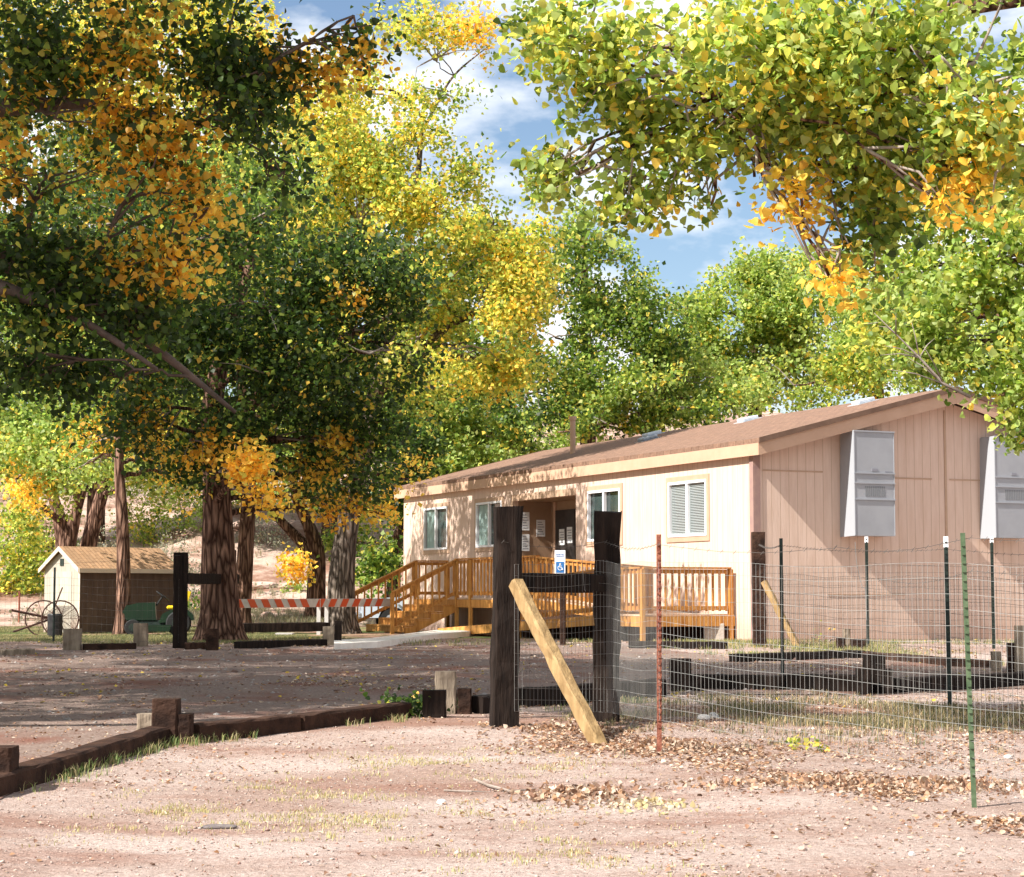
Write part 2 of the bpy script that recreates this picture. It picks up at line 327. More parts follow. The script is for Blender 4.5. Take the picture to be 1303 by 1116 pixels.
ys = np.concatenate([[-200, -60, -20, -5], np.arange(0, 8, 1.), np.arange(8, 38, .11), np.arange(38.1, 60, .4), np.arange(60, 135, 1.6), [150, 175, 220, 300, 500, 900]])
XX, YY = np.meshgrid(xs, ys); ZZ = GH(XX, YY); nx, ny = len(xs), len(ys)
VV = np.stack([XX.ravel(), YY.ravel(), ZZ.ravel()], 1)
ii = (np.arange(ny - 1)[:, None] * nx + np.arange(nx - 1)[None, :]).ravel(); QQ = np.stack([ii, ii + 1, ii + nx + 1, ii + nx], 1)
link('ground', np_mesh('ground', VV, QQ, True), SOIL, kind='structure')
def inpoly(x, y, poly):
    r = np.zeros(x.shape, bool); n = len(poly)
    for i in range(n):
        x0, y0 = poly[i]; x1, y1 = poly[(i + 1) % n]
        c = ((y0 > y) != (y1 > y)) & (x < (x1 - x0) * (y - y0) / (y1 - y0 + 1e-12) + x0); r ^= c
    return r
def sheet(name, poly, m, dz, **k):
    cx_ = VV[QQ].mean(1); s = inpoly(cx_[:, 0], cx_[:, 1], poly); q = QQ[s]; u, inv = np.unique(q, return_inverse=True)
    V2 = VV[u].copy(); V2[:, 2] += dz
    return link(name, np_mesh(name, V2, inv.reshape(q.shape), True), m, **k)
pA, pB, pC, pD = GP(-60, 1035), GP(210, 945), GP(570, 908), GP(700, 893)
LOT = [(pA.x - 8, pA.y - 1), (pA.x, pA.y), (pB.x, pB.y), (pC.x, pC.y), (pD.x, pD.y)]
for q in ((850, 885), (1110, 885), (1500, 868)): p = GP(*q); LOT.append((p.x, p.y))
for q in ((1500, 832), (1262, 848), (1095, 836), (930, 838), (800, 822), (600, 821), (430, 826), (200, 826), (0, 829), (-300, 829)): p = GP(*q); LOT.append((p.x, p.y))
GRAVEL = mat('lot_gravel', (.17, .112, .088), .95, spec=.1, c2=(.29, .22, .185), sc1=30, det=6, bump=1, bs=45, c3=(.19, .09, .065), sc3=.8)
sheet('gravel_lot', LOT, GRAVEL, .008, kind='structure')
CONC = mat('pale_concrete', (.72, .66, .58), .9, c2=(.82, .77, .70), sc1=6, bump=.3, bs=30)
pts = [GP(*q) for q in ((425, 827), (425, 822), (470, 818), (562, 806), (620, 800), (625, 806), (562, 813), (480, 824))]
mb = MB(); n = len(pts)
mb.add([(p.x, p.y, p.z + .11) for p in pts] + [(p.x, p.y, p.z - .05) for p in pts], [list(range(n))[::-1], list(range(n, 2 * n))] + [[i, (i + 1) % n, n + (i + 1) % n, n + i] for i in range(n)])
mb.build('concrete_path', CONC, kind='structure')

# ------------------------------------------------------------------ site office building (local: x along the gable, y along the long wall, z up)
BA = R(24.35)
C0 = Vector((.1232 * 39, 39, .49 - .03)); U = Vector((-math.sin(BA), math.cos(BA), 0)); V = Vector((math.cos(BA), math.sin(BA), 0))
LEN, WID, HW, RISE = 19.2, 9.3, 3.80, .255
def tl(px, d=0):          # distance along the long wall for a picture column, d metres out from the wall
    r = (px - CX) / 2508; x0 = C0.x - V.x * d; y0 = C0.y - V.y * d
    return (x0 - r * y0) / (-U.x + U.y * r)
bld = empty('office_building', C0, BA, label='long pale pink portable office with brown shingle roof and two grey wall units', cat='building')
T0, T1 = tl(733), tl(654); RD = 1.05; RZ0, RZ1 = .87, 3.30
wins = [(tl(901), tl(852), 2.18, 3.35, 'blind'), (tl(790.5), tl(749), 2.18, 3.35, 'dark'), (tl(639.5), tl(606.5), 2.18, 3.35, 'curt'), (tl(570), tl(540), 2.18, 3.35, 'curt')]
mb = MB(); Z0 = -.1
# long wall pieces round the openings (solid 0.12 m thick)
def wallx(y0, y1, z0, z1): mb.box(0, .12, y0, y1, z0, z1)
edges = sorted([(a, b, c, d) for a, b, c, d, _ in wins] + [(T0, T1, RZ0, RZ1)])
y = 0
for a, b, c, d in edges:
    wallx(y, a, Z0, HW); wallx(a, b, Z0, c); wallx(a, b, d, HW); y = b
wallx(y, LEN, Z0, HW)
# gable walls
for yy in (0, LEN - .12):
    mb.prism([(.12, Z0), (WID, Z0), (WID, HW), (WID / 2, HW + RISE * WID / 2), (.12, HW + RISE * .12)], yy, yy + .12, Matrix(((1, 0, 0, 0), (0, 0, 1, 0), (0, 1, 0, 0), (0, 0, 0, 1))))
mb.box(WID - .12, WID, .12, LEN - .12, Z0, HW)
mb.build('wall', SIDING, bld)
mb = MB()      # recess lining
mb.box(.12, RD, T0 - .1, T0, RZ0, RZ1); mb.box(.12, RD, T1, T1 + .1, RZ0, RZ1); mb.box(RD, RD + .1, T0 - .1, T1 + .1, RZ0, RZ1)
mb.box(.12, RD, T0, T1, RZ1, RZ1 + .1); mb.box(.0, RD, T0, T1, RZ0 - .1, RZ0)
mb.build('porch_recess', DARKIN, bld)
mb = MB(); mb.box(-.025, 0, T0 - .0, T1, RZ1, RZ1 + .16); mb.box(-.025, 0, T1, T1 + .12, RZ0, RZ1 + .16); mb.build('porch_trim', TRIMB, bld)
mb = MB(); mb.box(-.03, -.002, -.028, .12, Z0, HW); mb.box(-.002, .13, -.03, -.002, Z0, HW); mb.build('corner_trim', CORNER, bld)
for b_ in ((.2, 1.62, -.012, -.001, 3.42, 3.45), (3.2, 4.3, -.012, -.001, 3.34, 3.37), (4.75, 6.2, -.012, -.001, 3.34, 3.37), (4.62, 4.67, -.018, -.001, Z0, HW + 1.0), (1.7, 3.6, -.012, -.001, .95, .975)):
    MB().box(*b_).build('panel_seam', TRIMB, bld)
# roof
OV, RK = .14, .42
mb = MB()
x0, x1 = -OV, WID + OV; zr = HW + RISE * WID / 2; ze = HW - RISE * OV; th = .09
xm = WID / 2; off = .18
prof = [(x0, ze + off), (xm, zr + off), (x1, ze + off), (x1, ze + off + th), (xm, zr + off + th), (x0, ze + off + th)]
SW = Matrix(((1, 0, 0, 0), (0, 0, 1, 0), (0, 1, 0, 0), (0, 0, 0, 1)))
mb.prism(prof, -RK - .03, LEN + RK + .03, SW); mb.build('roof', SHINGLE, bld)
EDGEM = mat('drip_edge_paint', (.13, .075, .05), .8, c2=(.18, .11, .075), sc1=5)
for yy in (-RK - .036, LEN + RK + .031): MB().prism([(a_, b_ + (.012 if 2 < k_ < 6 else -.004)) for k_, (a_, b_) in enumerate(prof)], yy, yy + .005, SW).build('drip_edge', EDGEM, bld)
mb = MB()
fz = ze + off
mb.box(x0, x0 + .03, -RK, LEN + RK, fz - .24, fz - .002); mb.box(x1 - .03, x1, -RK, LEN + RK, fz - .24, fz - .002)
for yy in (-RK, LEN + RK - .03):
    mb.prism([(x0 + .03, fz - .24), (x0 + .03, fz + RISE * .03 - .003), (xm, zr + off - .003), (x1 - .03, fz + RISE * .03 - .003), (x1 - .03, fz - .24), (x1 - .6, fz - .16), (xm, zr + off - .26), (x0 + .6, fz - .10)], yy, yy + .03, SW)
mb.box(x0 + .03, 0, -RK + .03, LEN + RK - .03, fz - .22, fz - .2)
mb.build('fascia', TRIM, bld)
mb = MB(); mb.prism([(x0 + .03, fz - .03), (xm, zr + off - .03), (x1 - .03, fz - .03), (x1 - .03, fz - .015), (xm, zr + off - .015), (x0 + .03, fz - .015)], -RK + .03, -.0, SW); mb.build('soffit', TRIM, bld)
# windows
for a, b, c, d, k in wins:
    wn = MB().box(-.022, .0, a - .10, b + .10, c - .11, c - .0).box(-.022, 0, a - .10, b + .10, d, d + .11).box(-.022, 0, a - .10, a, c, d).box(-.022, 0, b, b + .10, c, d).build('window', TRIMB, bld)
    f = MB(); fw = .055; m_ = (a + b) / 2
    for (p0, p1, q0, q1) in ((a, b, c, c + fw), (a, b, d - fw, d), (a, a + fw, c + fw, d - fw), (b - fw, b, c + fw, d - fw), (m_ - .035, m_ + .035, c + fw, d - fw)): f.box(-.035, .04, p0, p1, q0, q1)
    f.build('frame', WHITEP, wn)
    MB().box(.05, .055, a + fw, b - fw, c + fw, d - fw).build('pane', GLASS, wn)
    if k == 'blind':
        s_ = MB(); z = c + .07
        while z < d - .08: s_.box(.018, .045, a + .08, b - .08, z, z + .016); z += .034
        s_.build('blind', BLIND, wn)
    elif k == 'curt':
        s_ = MB()
        for q in range(9): s_.tube([(.035, m_ + .08 + q * .075, c + .06), (.035, m_ + .08 + q * .075, d - .06)], .04, 6)
        for v in range(len(s_.v)): s_.v[v] = (min(.048, max(.022, s_.v[v][0])), min(b - .06, s_.v[v][1]), s_.v[v][2])
        s_.build('curtain', CURTAIN, wn)
# door and notices on the recess back wall
dy0 = tl(733, -RD) - .02; dy1 = dy0 + 1.1
dr = MB().box(RD - .05, RD - .002, dy0, dy1, RZ0 + .02, RZ0 + 2.2, bev=.004).build('door', DOORM, bld)
MB().tube([(RD - .1, dy0 + .9, RZ0 + 1.0), (RD - .05, dy0 + .9, RZ0 + 1.0)], .03, 10).build('door_knob', ACL, dr)
for (yy, zz, w_, h_) in ((dy0 + .12, RZ0 + 1.36, .30, .40), (dy0 + .56, RZ0 + 1.32, .30, .40)):
    nb = MB().box(RD - .056, RD - .051, yy, yy + w_, zz, zz + h_).build('notice', PAPER, dr)
    s_ = MB()
    for q in range(5): s_.box(RD - .0585, RD - .0565, yy + .03, yy + w_ - .03 - .05 * (q % 2), zz + .05 + q * .065, zz + .07 + q * .065)
    s_.build('print', INK, nb)
MB().box(RD - .045, RD - .002, dy1 + .003, dy1 + .12, RZ0, RZ1 - .01).build('door_trim', TRIM, bld)
for (xx, zz, w_, h_) in ((.20, RZ0 + 1.70, .22, .46), (.20, RZ0 + 1.18, .22, .42), (.62, RZ0 + 1.55, .24, .42)):
    nb = MB().box(xx, xx + w_, T1 - .02, T1 - .003, zz, zz + h_).build('notice', PAPER, bld); s_ = MB()
    for q in range(6): s_.box(xx + .03, xx + w_ - .03 - .03 * (q % 3), T1 - .023, T1 - .0205, zz + .05 + q * h_ / 7, zz + .07 + q * h_ / 7)
    s_.build('print', INK, nb)
# wall units
def ac(x):
    M0 = lambda o: o
    wd, y1 = .97, -.46; z0, z1 = 2.14, 4.26
    a = MB().box(x, x + wd, y1, -.002, z0 + .72, z1, bev=.008)
    a.add([(x, -.002, z0), (x + wd, -.002, z0), (x + wd, y1, z0), (x, y1, z0), (x, -.002, z0 + .718), (x + wd, -.002, z0 + .718), (x + wd, y1, z0 + .718), (x, y1, z0 + .718)], [[0, 1, 2, 3], [4, 7, 6, 5], [0, 4, 5, 1], [1, 5, 6, 2], [2, 6, 7, 3], [3, 7, 4, 0]])
    o = a.build('wall_air_conditioner', ACM, bld)
    MB().add([(x - .05, -.003, z0 - .02), (x - .002, y1, z0), (x - .002, y1, z1), (x - .015, -.003, z1 - .02), (x - .05, -.003, z0), (x - .003, y1 + .03, z0), (x - .003, y1 + .03, z1), (x - .004, -.003, z1 - .02)],
             [[0, 1, 2, 3], [7, 6, 5, 4], [0, 4, 5, 1], [1, 5, 6, 2], [2, 6, 7, 3], [3, 7, 4, 0]]).build('side_hood', ACL, o)
    e = MB()
    for z in (z1 - .003, z0 + 1.27, z0 + 1.07, z0 + .74): e.box(x - .01, x + wd + .01, y1 - .02, y1 - .001, z - .02, z + .008)
    e.box(x + .0, x + .012, y1 - .01, y1 - .001, z0 + .01, z1 - .02); e.box(x + wd - .012, x + wd, y1 - .01, y1 - .001, z0 + .01, z1 - .02)
    e.build('edge_flange', ACL, o)
    gr = MB()
    for q in range(11): gr.box(x + .26 + q * .045, x + .285 + q * .045, y1 - .006, y1 - .001, z0 + .80, z0 + 1.0)
    gr.build('louvre', ACD, o)
    MB().box(x + .42, x + .56, y1 - .012, y1 - .001, z0 + 1.31, z0 + 1.36).build('latch', INK, o); MB().box(x + .74, x + .93, y1 - .006, y1 - .001, z0 + 1.29, z0 + 1.31).build('nameplate', INK, o)
    MB().tube([(x + wd + .08, -.04, z0 + .3), (x + wd + .08, -.04, z0 + .65)], .05, 8).build('conduit_box', INK, o)
ac(2.07); ac(5.56)
# roof vents and pipe
VENTM = mat('galvanised_vent', (.50, .54, .58), .45, c2=(.58, .62, .66), sc1=5)
def roofpt(px, py):
    lo = 36.0
    while lo < 70:
        p = P(px, py, lo) - C0; x = p.dot(V); y = p.dot(U)
        if y > -.2 and 0 < x < WID / 2 and p.z < HW + RISE * x + off + th: return x, y
        lo += .05
    return 3.0, 10.0
for px, py in ((1118, 508), (969, 531), (850, 549), (752, 563), (676, 575)):
    xx, tt = roofpt(px, py); xx = min(xx, WID / 2 - .5)
    z = HW + RISE * xx + off + th
    M = Matrix.Translation((xx, tt, z + .04)) @ Matrix.Rotation(-math.atan(RISE), 4, 'Y')
    MB().box(-.22, .22, -.16, .16, -.03, .05, M, .02).box(-.28, .28, -.22, .22, -.045, -.028, M).build('roof_vent', VENTM, bld)
MB().tube([(2.4, 13.05, HW + .7), (2.4, 13.05, HW + 1.78)], .075, 12).tube([(2.4, 13.05, HW + 1.76), (2.4, 13.05, HW + 1.86)], .10, 12).build('roof_pipe', TRIM, bld)
# dark crawl-space blocks under the corner
# ------------------------------------------------------------------ deck with stairs and ramp
dk = empty('timber_deck', C0, BA, label='orange stained timber deck with stairs, railings and wheelchair ramp along the office wall', cat='deck')
DF = .87; LF = .57; d1, d2 = 1.05, 2.12; TA, TB, TR = .74, 2.3, 7.9; SE0, SE1 = 12.75, 15.6; RE = 11.3
def zr_(t):          # surface height of the upper ramp
    return DF if t >= TR else (LF if t <= TB else LF + (DF - LF) * (t - TB) / (TR - TB))
def zl_(t): return LF if t <= TB else LF + (.05 - LF) * (t - TB) / (RE - TB)
fl = MB(); t = TA
def plank(mb, x0, x1, t0, t1, za, zb): 
    mb.add([(x0, t0, za - .035), (x1, t0, za - .035), (x1, t1, zb - .035), (x0, t1, zb - .035), (x0, t0, za), (x1, t0, za), (x1, t1, zb), (x0, t1, zb)], [[0, 1, 2, 3], [4, 7, 6, 5], [0, 4, 5, 1], [1, 5, 6, 2], [2, 6, 7, 3], [3, 7, 4, 0]])
while t < SE1:
    plank(fl, -d1 if t > TB else -d2, -.035, t, t + .135, zr_(t), zr_(t + .135)); t += .142
t = TB + .01
while t < RE:
    plank(fl, -d2, -d1 - .03, t, t + .135, zl_(t), zl_(t + .135)); t += .142
fl.build('floor_boards', DECKT, dk)
jb = MB()
jb.beam((-.04, TA - .02, LF - .14), (-d2, TA - .02, LF - .14), .04, .2)
jb.beam((-d2 - .025, TA, LF - .14), (-d2 - .025, TB, LF - .14), .04, .2)
jb.beam((-d2 - .025, TB, LF - .12), (-d2 - .025, RE, zl_(RE) - .02), .04, .20)
jb.beam((-d1 - .0, TB, zr_(TB) - .14), (-d1, TR, DF - .14), .04, .2)
jb.beam((-d1 - .0, TR, DF - .14), (-d1, SE1 + .02, DF - .14), .04, .2)
jb.beam((-.04, SE1 + .02, DF - .14), (-d1, SE1 + .02, DF - .14), .04, .2)
jb.build('rim_joist', DECK, dk)
jb = MB(); t = TA + .5
for t in (1.4, 2.3, 3.6, 5, 6.4, 7.8): jb.box(-d2 + .05, -.1, t, t + .04, -.05, zl_(t) - .06 if t > 2 else LF - .06)
jb.build('dark_framing', TIEH, dk)
BALS = []; 
def rail(p0, p1, z0, z1, h=.95, nb=8, post0=True, post1=True, base0=None, base1=None, ph=.0):
    # p=(x,y) ends; z floor heights
    a = Vector((*p0, z0)); b = Vector((*p1, z1)); d = (b - a)
    MB().beam(a + Vector((0, 0, h)), b + Vector((0, 0, h)), .12, .038).build('top_rail', DECKR, dk)
    MB().beam(a + Vector((0, 0, h - .07)), b + Vector((0, 0, h - .07)), .035, .085).build('upper_rail', DECKR, dk); MB().beam(a + Vector((0, 0, .12)), b + Vector((0, 0, .12)), .035, .085).build('lower_rail', DECKR, dk)
    nrm = Vector((-d.y, d.x, 0)).normalized() * .03
    for k in range(nb):
        q = a + d * ((k + .5) / nb) + nrm
        BALS.append((q, h))
    for f_, q, zb in ((post0, a, base0), (post1, b, base1)):
        if f_: MB().box(q.x - .045, q.x + .045, q.y - .045, q.y + .045, zb if zb is not None else q.z - .25, q.z + h + ph - .02, bev=.005).build('post', DECK, dk)
rail((-d2, TA), (-.12, TA), LF, LF, .92, 13, True, True, -.05, -.02)
rail((-d2, TA), (-d2, TB), LF, LF, .92, 9, False, True, base1=-.05)
rail((-d2, TB), (-d2, 6.6), LF, zl_(6.6), .92, 22, False, True, base1=-.05)
rail((-d1, TB + .1), (-d1, TR), zr_(TB), DF, .95, 24, True, True, base0=.3, base1=-.05)
rail((-d1, TR), (-d1, SE0 - .9), DF, DF, .98, 19, False, True, base1=-.05)
rail((-d1, SE0 - .9), (-d1, SE0), DF, DF, .98, 4, False, True, base1=-.05)
rail((-.12, SE1), (-d1, SE1), DF, DF, .98, 5, True, True, 0, 0)
# stairs: five risers going down outward (-x)
RUN, NS = 1.75, 5
s_ = MB(); tr = MB()
for k in range(NS):
    x1_ = -d1 - k * RUN / NS; x0_ = x1_ - RUN / NS; zt = DF - (k + 1) * DF / NS
    if k < NS - 1: tr.box(x0_ - .02, x1_, SE0 + .04, SE1 - .04, zt - .04, zt)
    tr.box(x1_ - .005, x1_ + .018, SE0 + .04, SE1 - .04, zt + .002, zt + DF / NS - .042)
tr.build('stair_tread', DECK, dk)
for yy in (SE0 + .02, SE1 - .02, (SE0 + SE1) / 2):
    poly = [(-d1, DF - .05)]
    for k in range(NS - 1):
        zt = DF - (k + 1) * DF / NS - .042
        poly += [(-d1 - k * RUN / NS - .005, zt), (-d1 - (k + 1) * RUN / NS, zt)]
    poly += [(-d1 - (NS - 1) * RUN / NS - .005, -.03), (-d1 - (NS - 1) * RUN / NS + .22, -.03), (-d1, DF - .34)]
    MB().prism(poly[::-1], yy - .02, yy + .02, SW).build('stair_stringer', DECK, dk)
for yy in (SE0, SE1):
    a = (-d1, yy); b = (-d1 - RUN, yy)
    rail(a, b, DF + .03, .06, .95, 9, False, True, base1=-.08)
for q, h in BALS[:96]:
    MB().box(q.x - .019, q.x + .019, q.y - .019, q.y + .019, q.z + .06, q.z + h - .03).build('baluster', DECK, dk)
s_ = MB()
for q, h in BALS[96:]: s_.box(q.x - .019, q.x + .019, q.y - .019, q.y + .019, q.z + .06, q.z + h - .03)
if len(BALS) > 96: props(s_.build('baluster', DECK, dk), kind='stuff')
q = C0 + V * (-.45) + U * (TA + .1)
BLOCK = mat('concrete_block', (.40, .35, .29), .95, c2=(.52, .46, .39), sc1=9, bump=.5)
MB().box(-.2, .2, -.1, .1, 0, .38, bev=.01).build('concrete_block', BLOCK, label='grey concrete block under the right end of the deck', cat='block').location = (q.x, q.y, g(q.x, q.y) - .02)

# ------------------------------------------------------------------ timbers: gate fence, edging, stubs
def rough_box(mb, x0, x1, y0, y1, z0, z1, seg=8, amp=.008, M=None, seed=0, top=0):
    rnd = random.Random(seed); n = seg + 1; base = []
    for i in range(n):
        z = z0 + (z1 - z0) * i / seg
        c = .015
        for (x, y) in ((x0 + c, y0), (x1 - c, y0), (x1, y0 + c), (x1, y1 - c), (x1 - c, y1), (x0 + c, y1), (x0, y1 - c), (x0, y0 + c)):
            j = top * rnd.uniform(-1, 1) if i == seg else 0
            base.append((x + rnd.uniform(-amp, amp), y + rnd.uniform(-amp, amp), z + j))
    fs = [[k * 8 + q, k * 8 + (q + 1) % 8, k * 8 + 8 + (q + 1) % 8, k * 8 + 8 + q] for k in range(seg) for q in range(8)]
    fs.append(list(range(7, -1, -1))); fs.append(list(range(8 * seg, 8 * seg + 8)))
    mb.add(base, fs, M); return mb
def tiemesh(mb, a, b, wd, h, seed=0, seg=14):
    a, b = Vector(a), Vector(b); d = b - a; Ln = d.length; d.normalize(); sd_ = d.cross(Vector((0, 0, 1))).normalized(); up = sd_.cross(d)
    M = Matrix(((sd_.x, up.x, d.x, a.x), (sd_.y, up.y, d.y, a.y), (sd_.z, up.z, d.z, a.z), (0, 0, 0, 1)))
    return rough_box(mb, -wd / 2, wd / 2, -h / 2, h / 2, 0, Ln, seg, .006, M, seed)

fen = empty('wire_fence', (0, 0, 0), label='near wire mesh fence with two black timber posts, wooden brace and steel posts', cat='fence')
gl = Vector((P(643, 900, 17.3).x - .02, 17.3, 0)); gr_ = Vector((P(771, 900, 18.3).x, 18.3, 0))
LEANL, LEANR = Matrix.Translation((gl.x, gl.y, g(gl.x, gl.y) - .2)) @ Matrix.Rotation(R(1.3), 4, 'Y'), Matrix.Translation((gr_.x, gr_.y, g(gr_.x, gr_.y) - .2)) @ Matrix.Rotation(R(.6), 4, 'Y')
zl = P(640, 645, 17.3).z; zr2 = P(775, 650, 18.3).z
rough_box(MB(), -.115, .115, -.09, .09, 0, zl - g(gl.x, gl.y) + .2, 14, .009, LEANL @ Matrix.Rotation(R(12), 4, 'Z'), 3, .012).build('timber_post', TIE, fen)
rough_box(MB(), -.12, .12, -.09, .09, 0, zr2 - g(gr_.x, gr_.y) + .2, 14, .012, LEANR, 5, .03).build('timber_post', TIE, fen)
a = P(655, 741, 17.4); b = P(762, 744, 18.2); b.z = P(762, 742, 18.2).z
tiemesh(MB(), a, b, .16, .17, 4).build('timber_rail', TIE, fen)
a = P(656, 742, 17.15); b = P(766, 940, 16.2); b.z = g(b.x, b.y) - .05
tiemesh(MB(), a, b, .115, .115, 9).build('timber_brace', BRACE, fen)
def tpost(px, Y, ytop, m, parent, base=None, tip=None, lean=0, s=1.0):
    q = P(px, 800, Y); z0 = g(q.x, Y) - .1; z1 = P(px, ytop, Y).z
    o = MB(); M = Matrix.Translation((q.x, Y, z0)) @ Matrix.Rotation(R(lean), 4, 'Y'); H = z1 - z0
    o.box(-.019 * s, .019 * s, -.004, .002, 0, H, M).box(-.004, .004, .002, .03, 0, H, M)
    z = .3
    while z < H - .05: o.box(-.012, .012, -.013, -.004, z, z + .018, M); z += .055
    po = o.build('steel_post', m, parent)
    if tip: MB().box(-.022 * s, .022 * s, -.008, .006, H - .11, H + .004, M).build('post_tip', TWHITE, po)
    return Vector((q.x, Y, z0 + .1)), z1
rp, rz = tpost(838, 15.6, 680, RUST, fen, lean=.2)
gp, gz = tpost(1236, 12.4, 678, TGREEN, fen, lean=-1.4, s=.8)
def wiremesh(pts, h0, h1, dx, dz, r, m, parent, wob=.006, name='wire_mesh'):
    # pts: list of world points on the ground (x,y); mesh strung between them
    cum = [0]; P2 = [Vector((p[0], p[1], 0)) for p in pts]
    for a, b in zip(P2, P2[1:]): cum.append(cum[-1] + (b - a).length)
    zb = [p[2] for p in pts]; zt = [p[3] for p in pts]
    def at(s, f):
        i = 0
        while i < len(cum) - 2 and s > cum[i + 1]: i += 1
        u = (s - cum[i]) / (cum[i + 1] - cum[i]); q = P2[i].lerp(P2[i + 1], u)
        lo = zb[i] + (zb[i + 1] - zb[i]) * u; hi = zt[i] + (zt[i + 1] - zt[i]) * u
        sag = -.02 * math.sin(math.pi * u) + .010 * math.sin(s * 3.1 + f * 5)
        off_ = .02 * math.sin(s * 2.3 + f * 3) * math.sin(math.pi * u)
        return Vector((q.x, q.y + off_, lo + (hi - lo) * f + sag * (.4 + f)))
    Lt = cum[-1]; o = MB(); s = 0; rnd = random.Random(4)
    nz = int(round(((zt[0] - zb[0])) / dz))
    while s < Lt:
        jj = rnd.uniform(-wob, wob)
        o.tube([at(min(Lt, max(0, s + jj * math.sin(f * 3))), f) for f in (0, .25, .5, .75, 1)], r, 3, False); s += dx
    for k in range(nz + 1):
        f = k / nz; n_ = int(Lt / .4) + 2; o.tube([at(Lt * i / (n_ - 1), f) for i in range(n_)], r * 1.15, 3, False)
    return o.build(name, m, parent)
def barbed(pts, r, m, parent, name='barbed_wire', barbs=True, seed=1):
    o = MB(); rnd = random.Random(seed)
    for a, b in zip(pts, pts[1:]):
        a, b = Vector(a), Vector(b); n_ = max(3, int((b - a).length / .15)); pp = []
        for i in range(n_ + 1):
            u = i / n_; q = a.lerp(b, u); q.z -= .05 * math.sin(math.pi * u) + rnd.uniform(-.004, .004); pp.append(q)
        o.tube(pp, r, 4, False)
        if barbs:
            for q in pp[::1]:
                o.tube([q + Vector((-.012, 0, -.014)), q + Vector((.012, 0, .014))], r * .8, 3, False)
    return o.build(name, m, parent)
def ztop(px, py, Y): return P(px, py, Y).z
farR = Vector((P(1500, 800, 11.0).x, 10.6, 0))
fp = [(gl.x + .1, gl.y - .12, ztop(660, 905, 17.2), ztop(660, 716, 17.2)), (gr_.x, gr_.y - .12, ztop(770, 905, 18.2), ztop(770, 713, 18.2)),
      (rp.x, rp.y - .01, ztop(838, 916, 15.6), ztop(838, 713, 15.6)), (gp.x, gp.y - .03, ztop(1236, 984, 12.4), ztop(1236, 717, 12.4)), (farR.x, farR.y, ztop(1236, 1010, 11.2), ztop(1236, 712, 11.2))]
wiremesh(fp, 0, 0, .053, .102, .0013, WIRE, fen)
barbed([(gl.x, gl.y - .14, ztop(640, 690, 17.3)), (gr_.x, gr_.y - .12, ztop(771, 690, 18.3)), (rp.x, rp.y - .02, ztop(838, 693, 15.6)), (P(1060, 696, 13.9).x, 13.8, ztop(1060, 697, 13.9)), (gp.x, gp.y - .02, ztop(1236, 684, 12.4)), (farR.x, farR.y, ztop(1236, 678, 11.2))], .0022, WIRED, fen)
barbed([(P(1120, 735, 13.2).x, 13.2, ztop(1120, 738, 13.2)), (gp.x, gp.y - .03, ztop(1236, 726, 12.4)), (farR.x, farR.y, ztop(1236, 722, 11.2))], .0022, WIRED, fen, seed=4)
barbed([P(1088, 690, 13.6), P(1092, 725, 13.6), P(1101, 748, 13.6), P(1103, 790, 13.6)], .0025, WIRE, fen, 'loose_wire', False)
barbed([P(740, 690, 17.9), P(742, 730, 17.8), P(745, 752, 17.8)], .0022, WIRE, fen, 'loose_wire', False)

# second fence, in front of the gable
f2 = empty('wire_fence', label='farther wire fence with timber post and dark steel posts before the gable wall', cat='fence')
wq = P(966, 800, 36.6)
rough_box(MB(), -.12, .12, -.09, .09, 0, P(966, 677, 36.6).z - g(wq.x, 36.6) + .2, 10, .01, Matrix.Translation((wq.x, 36.6, g(wq.x, 36.6) - .2)), 21).build('timber_post', TIEH, f2)
a = P(972, 740, 36.4); b = P(1016, 815, 36.0); b.z = g(b.x, b.y) - .02
tiemesh(MB(), a, b, .11, .11, 8).build('timber_brace', BRACE, f2)
t1, z1_ = tpost(1104, 36.2, 683, TDARK, f2, tip=1, s=1.5)
t2, z2_ = tpost(1264, 35.6, 683, TDARK, f2, tip=1, s=1.5)
t3, z3_ = tpost(995, 26.5, 685, TDARK, f2, s=1.2)
t4, z4_ = tpost(1207, 20.3, 683, TDARK, f2, tip=1, s=1.1, lean=-.4)
e1 = P(1480, 800, 35); e2 = P(1480, 800, 16.5)
def fpt(q, h0, h1): return (q.x, q.y - .03, g(q.x, q.y) + h0, g(q.x, q.y) + h1)
wiremesh([fpt(Vector((wq.x, 36.5)), .15, 1.5), fpt(t1, .15, 1.5), fpt(t2, .15, 1.5), fpt(e1, .15, 1.5)], 0, 0, .09, .12, .0026, WIRED, f2)
wiremesh([fpt(t3, .1, 1.35), fpt(t4, .1, 1.35), fpt(e2, .1, 1.35)], 0, 0, .09, .12, .0018, WIRED, f2)
barbed([(wq.x, 36.5, ztop(966, 693, 36.5)), (t3.x, t3.y, ztop(995, 694, 26.5)), (t4.x, t4.y, ztop(1207, 699, 20.3)), (e2.x, e2.y, ztop(1303, 700, 16.5))], .0025, WIRED, f2)
barbed([(t1.x, t1.y, ztop(1104, 716, 36.2)), (t2.x, t2.y, ztop(1264, 716, 35.6)), (e1.x, e1.y, ztop(1400, 716, 35))], .003, WIRED, f2)

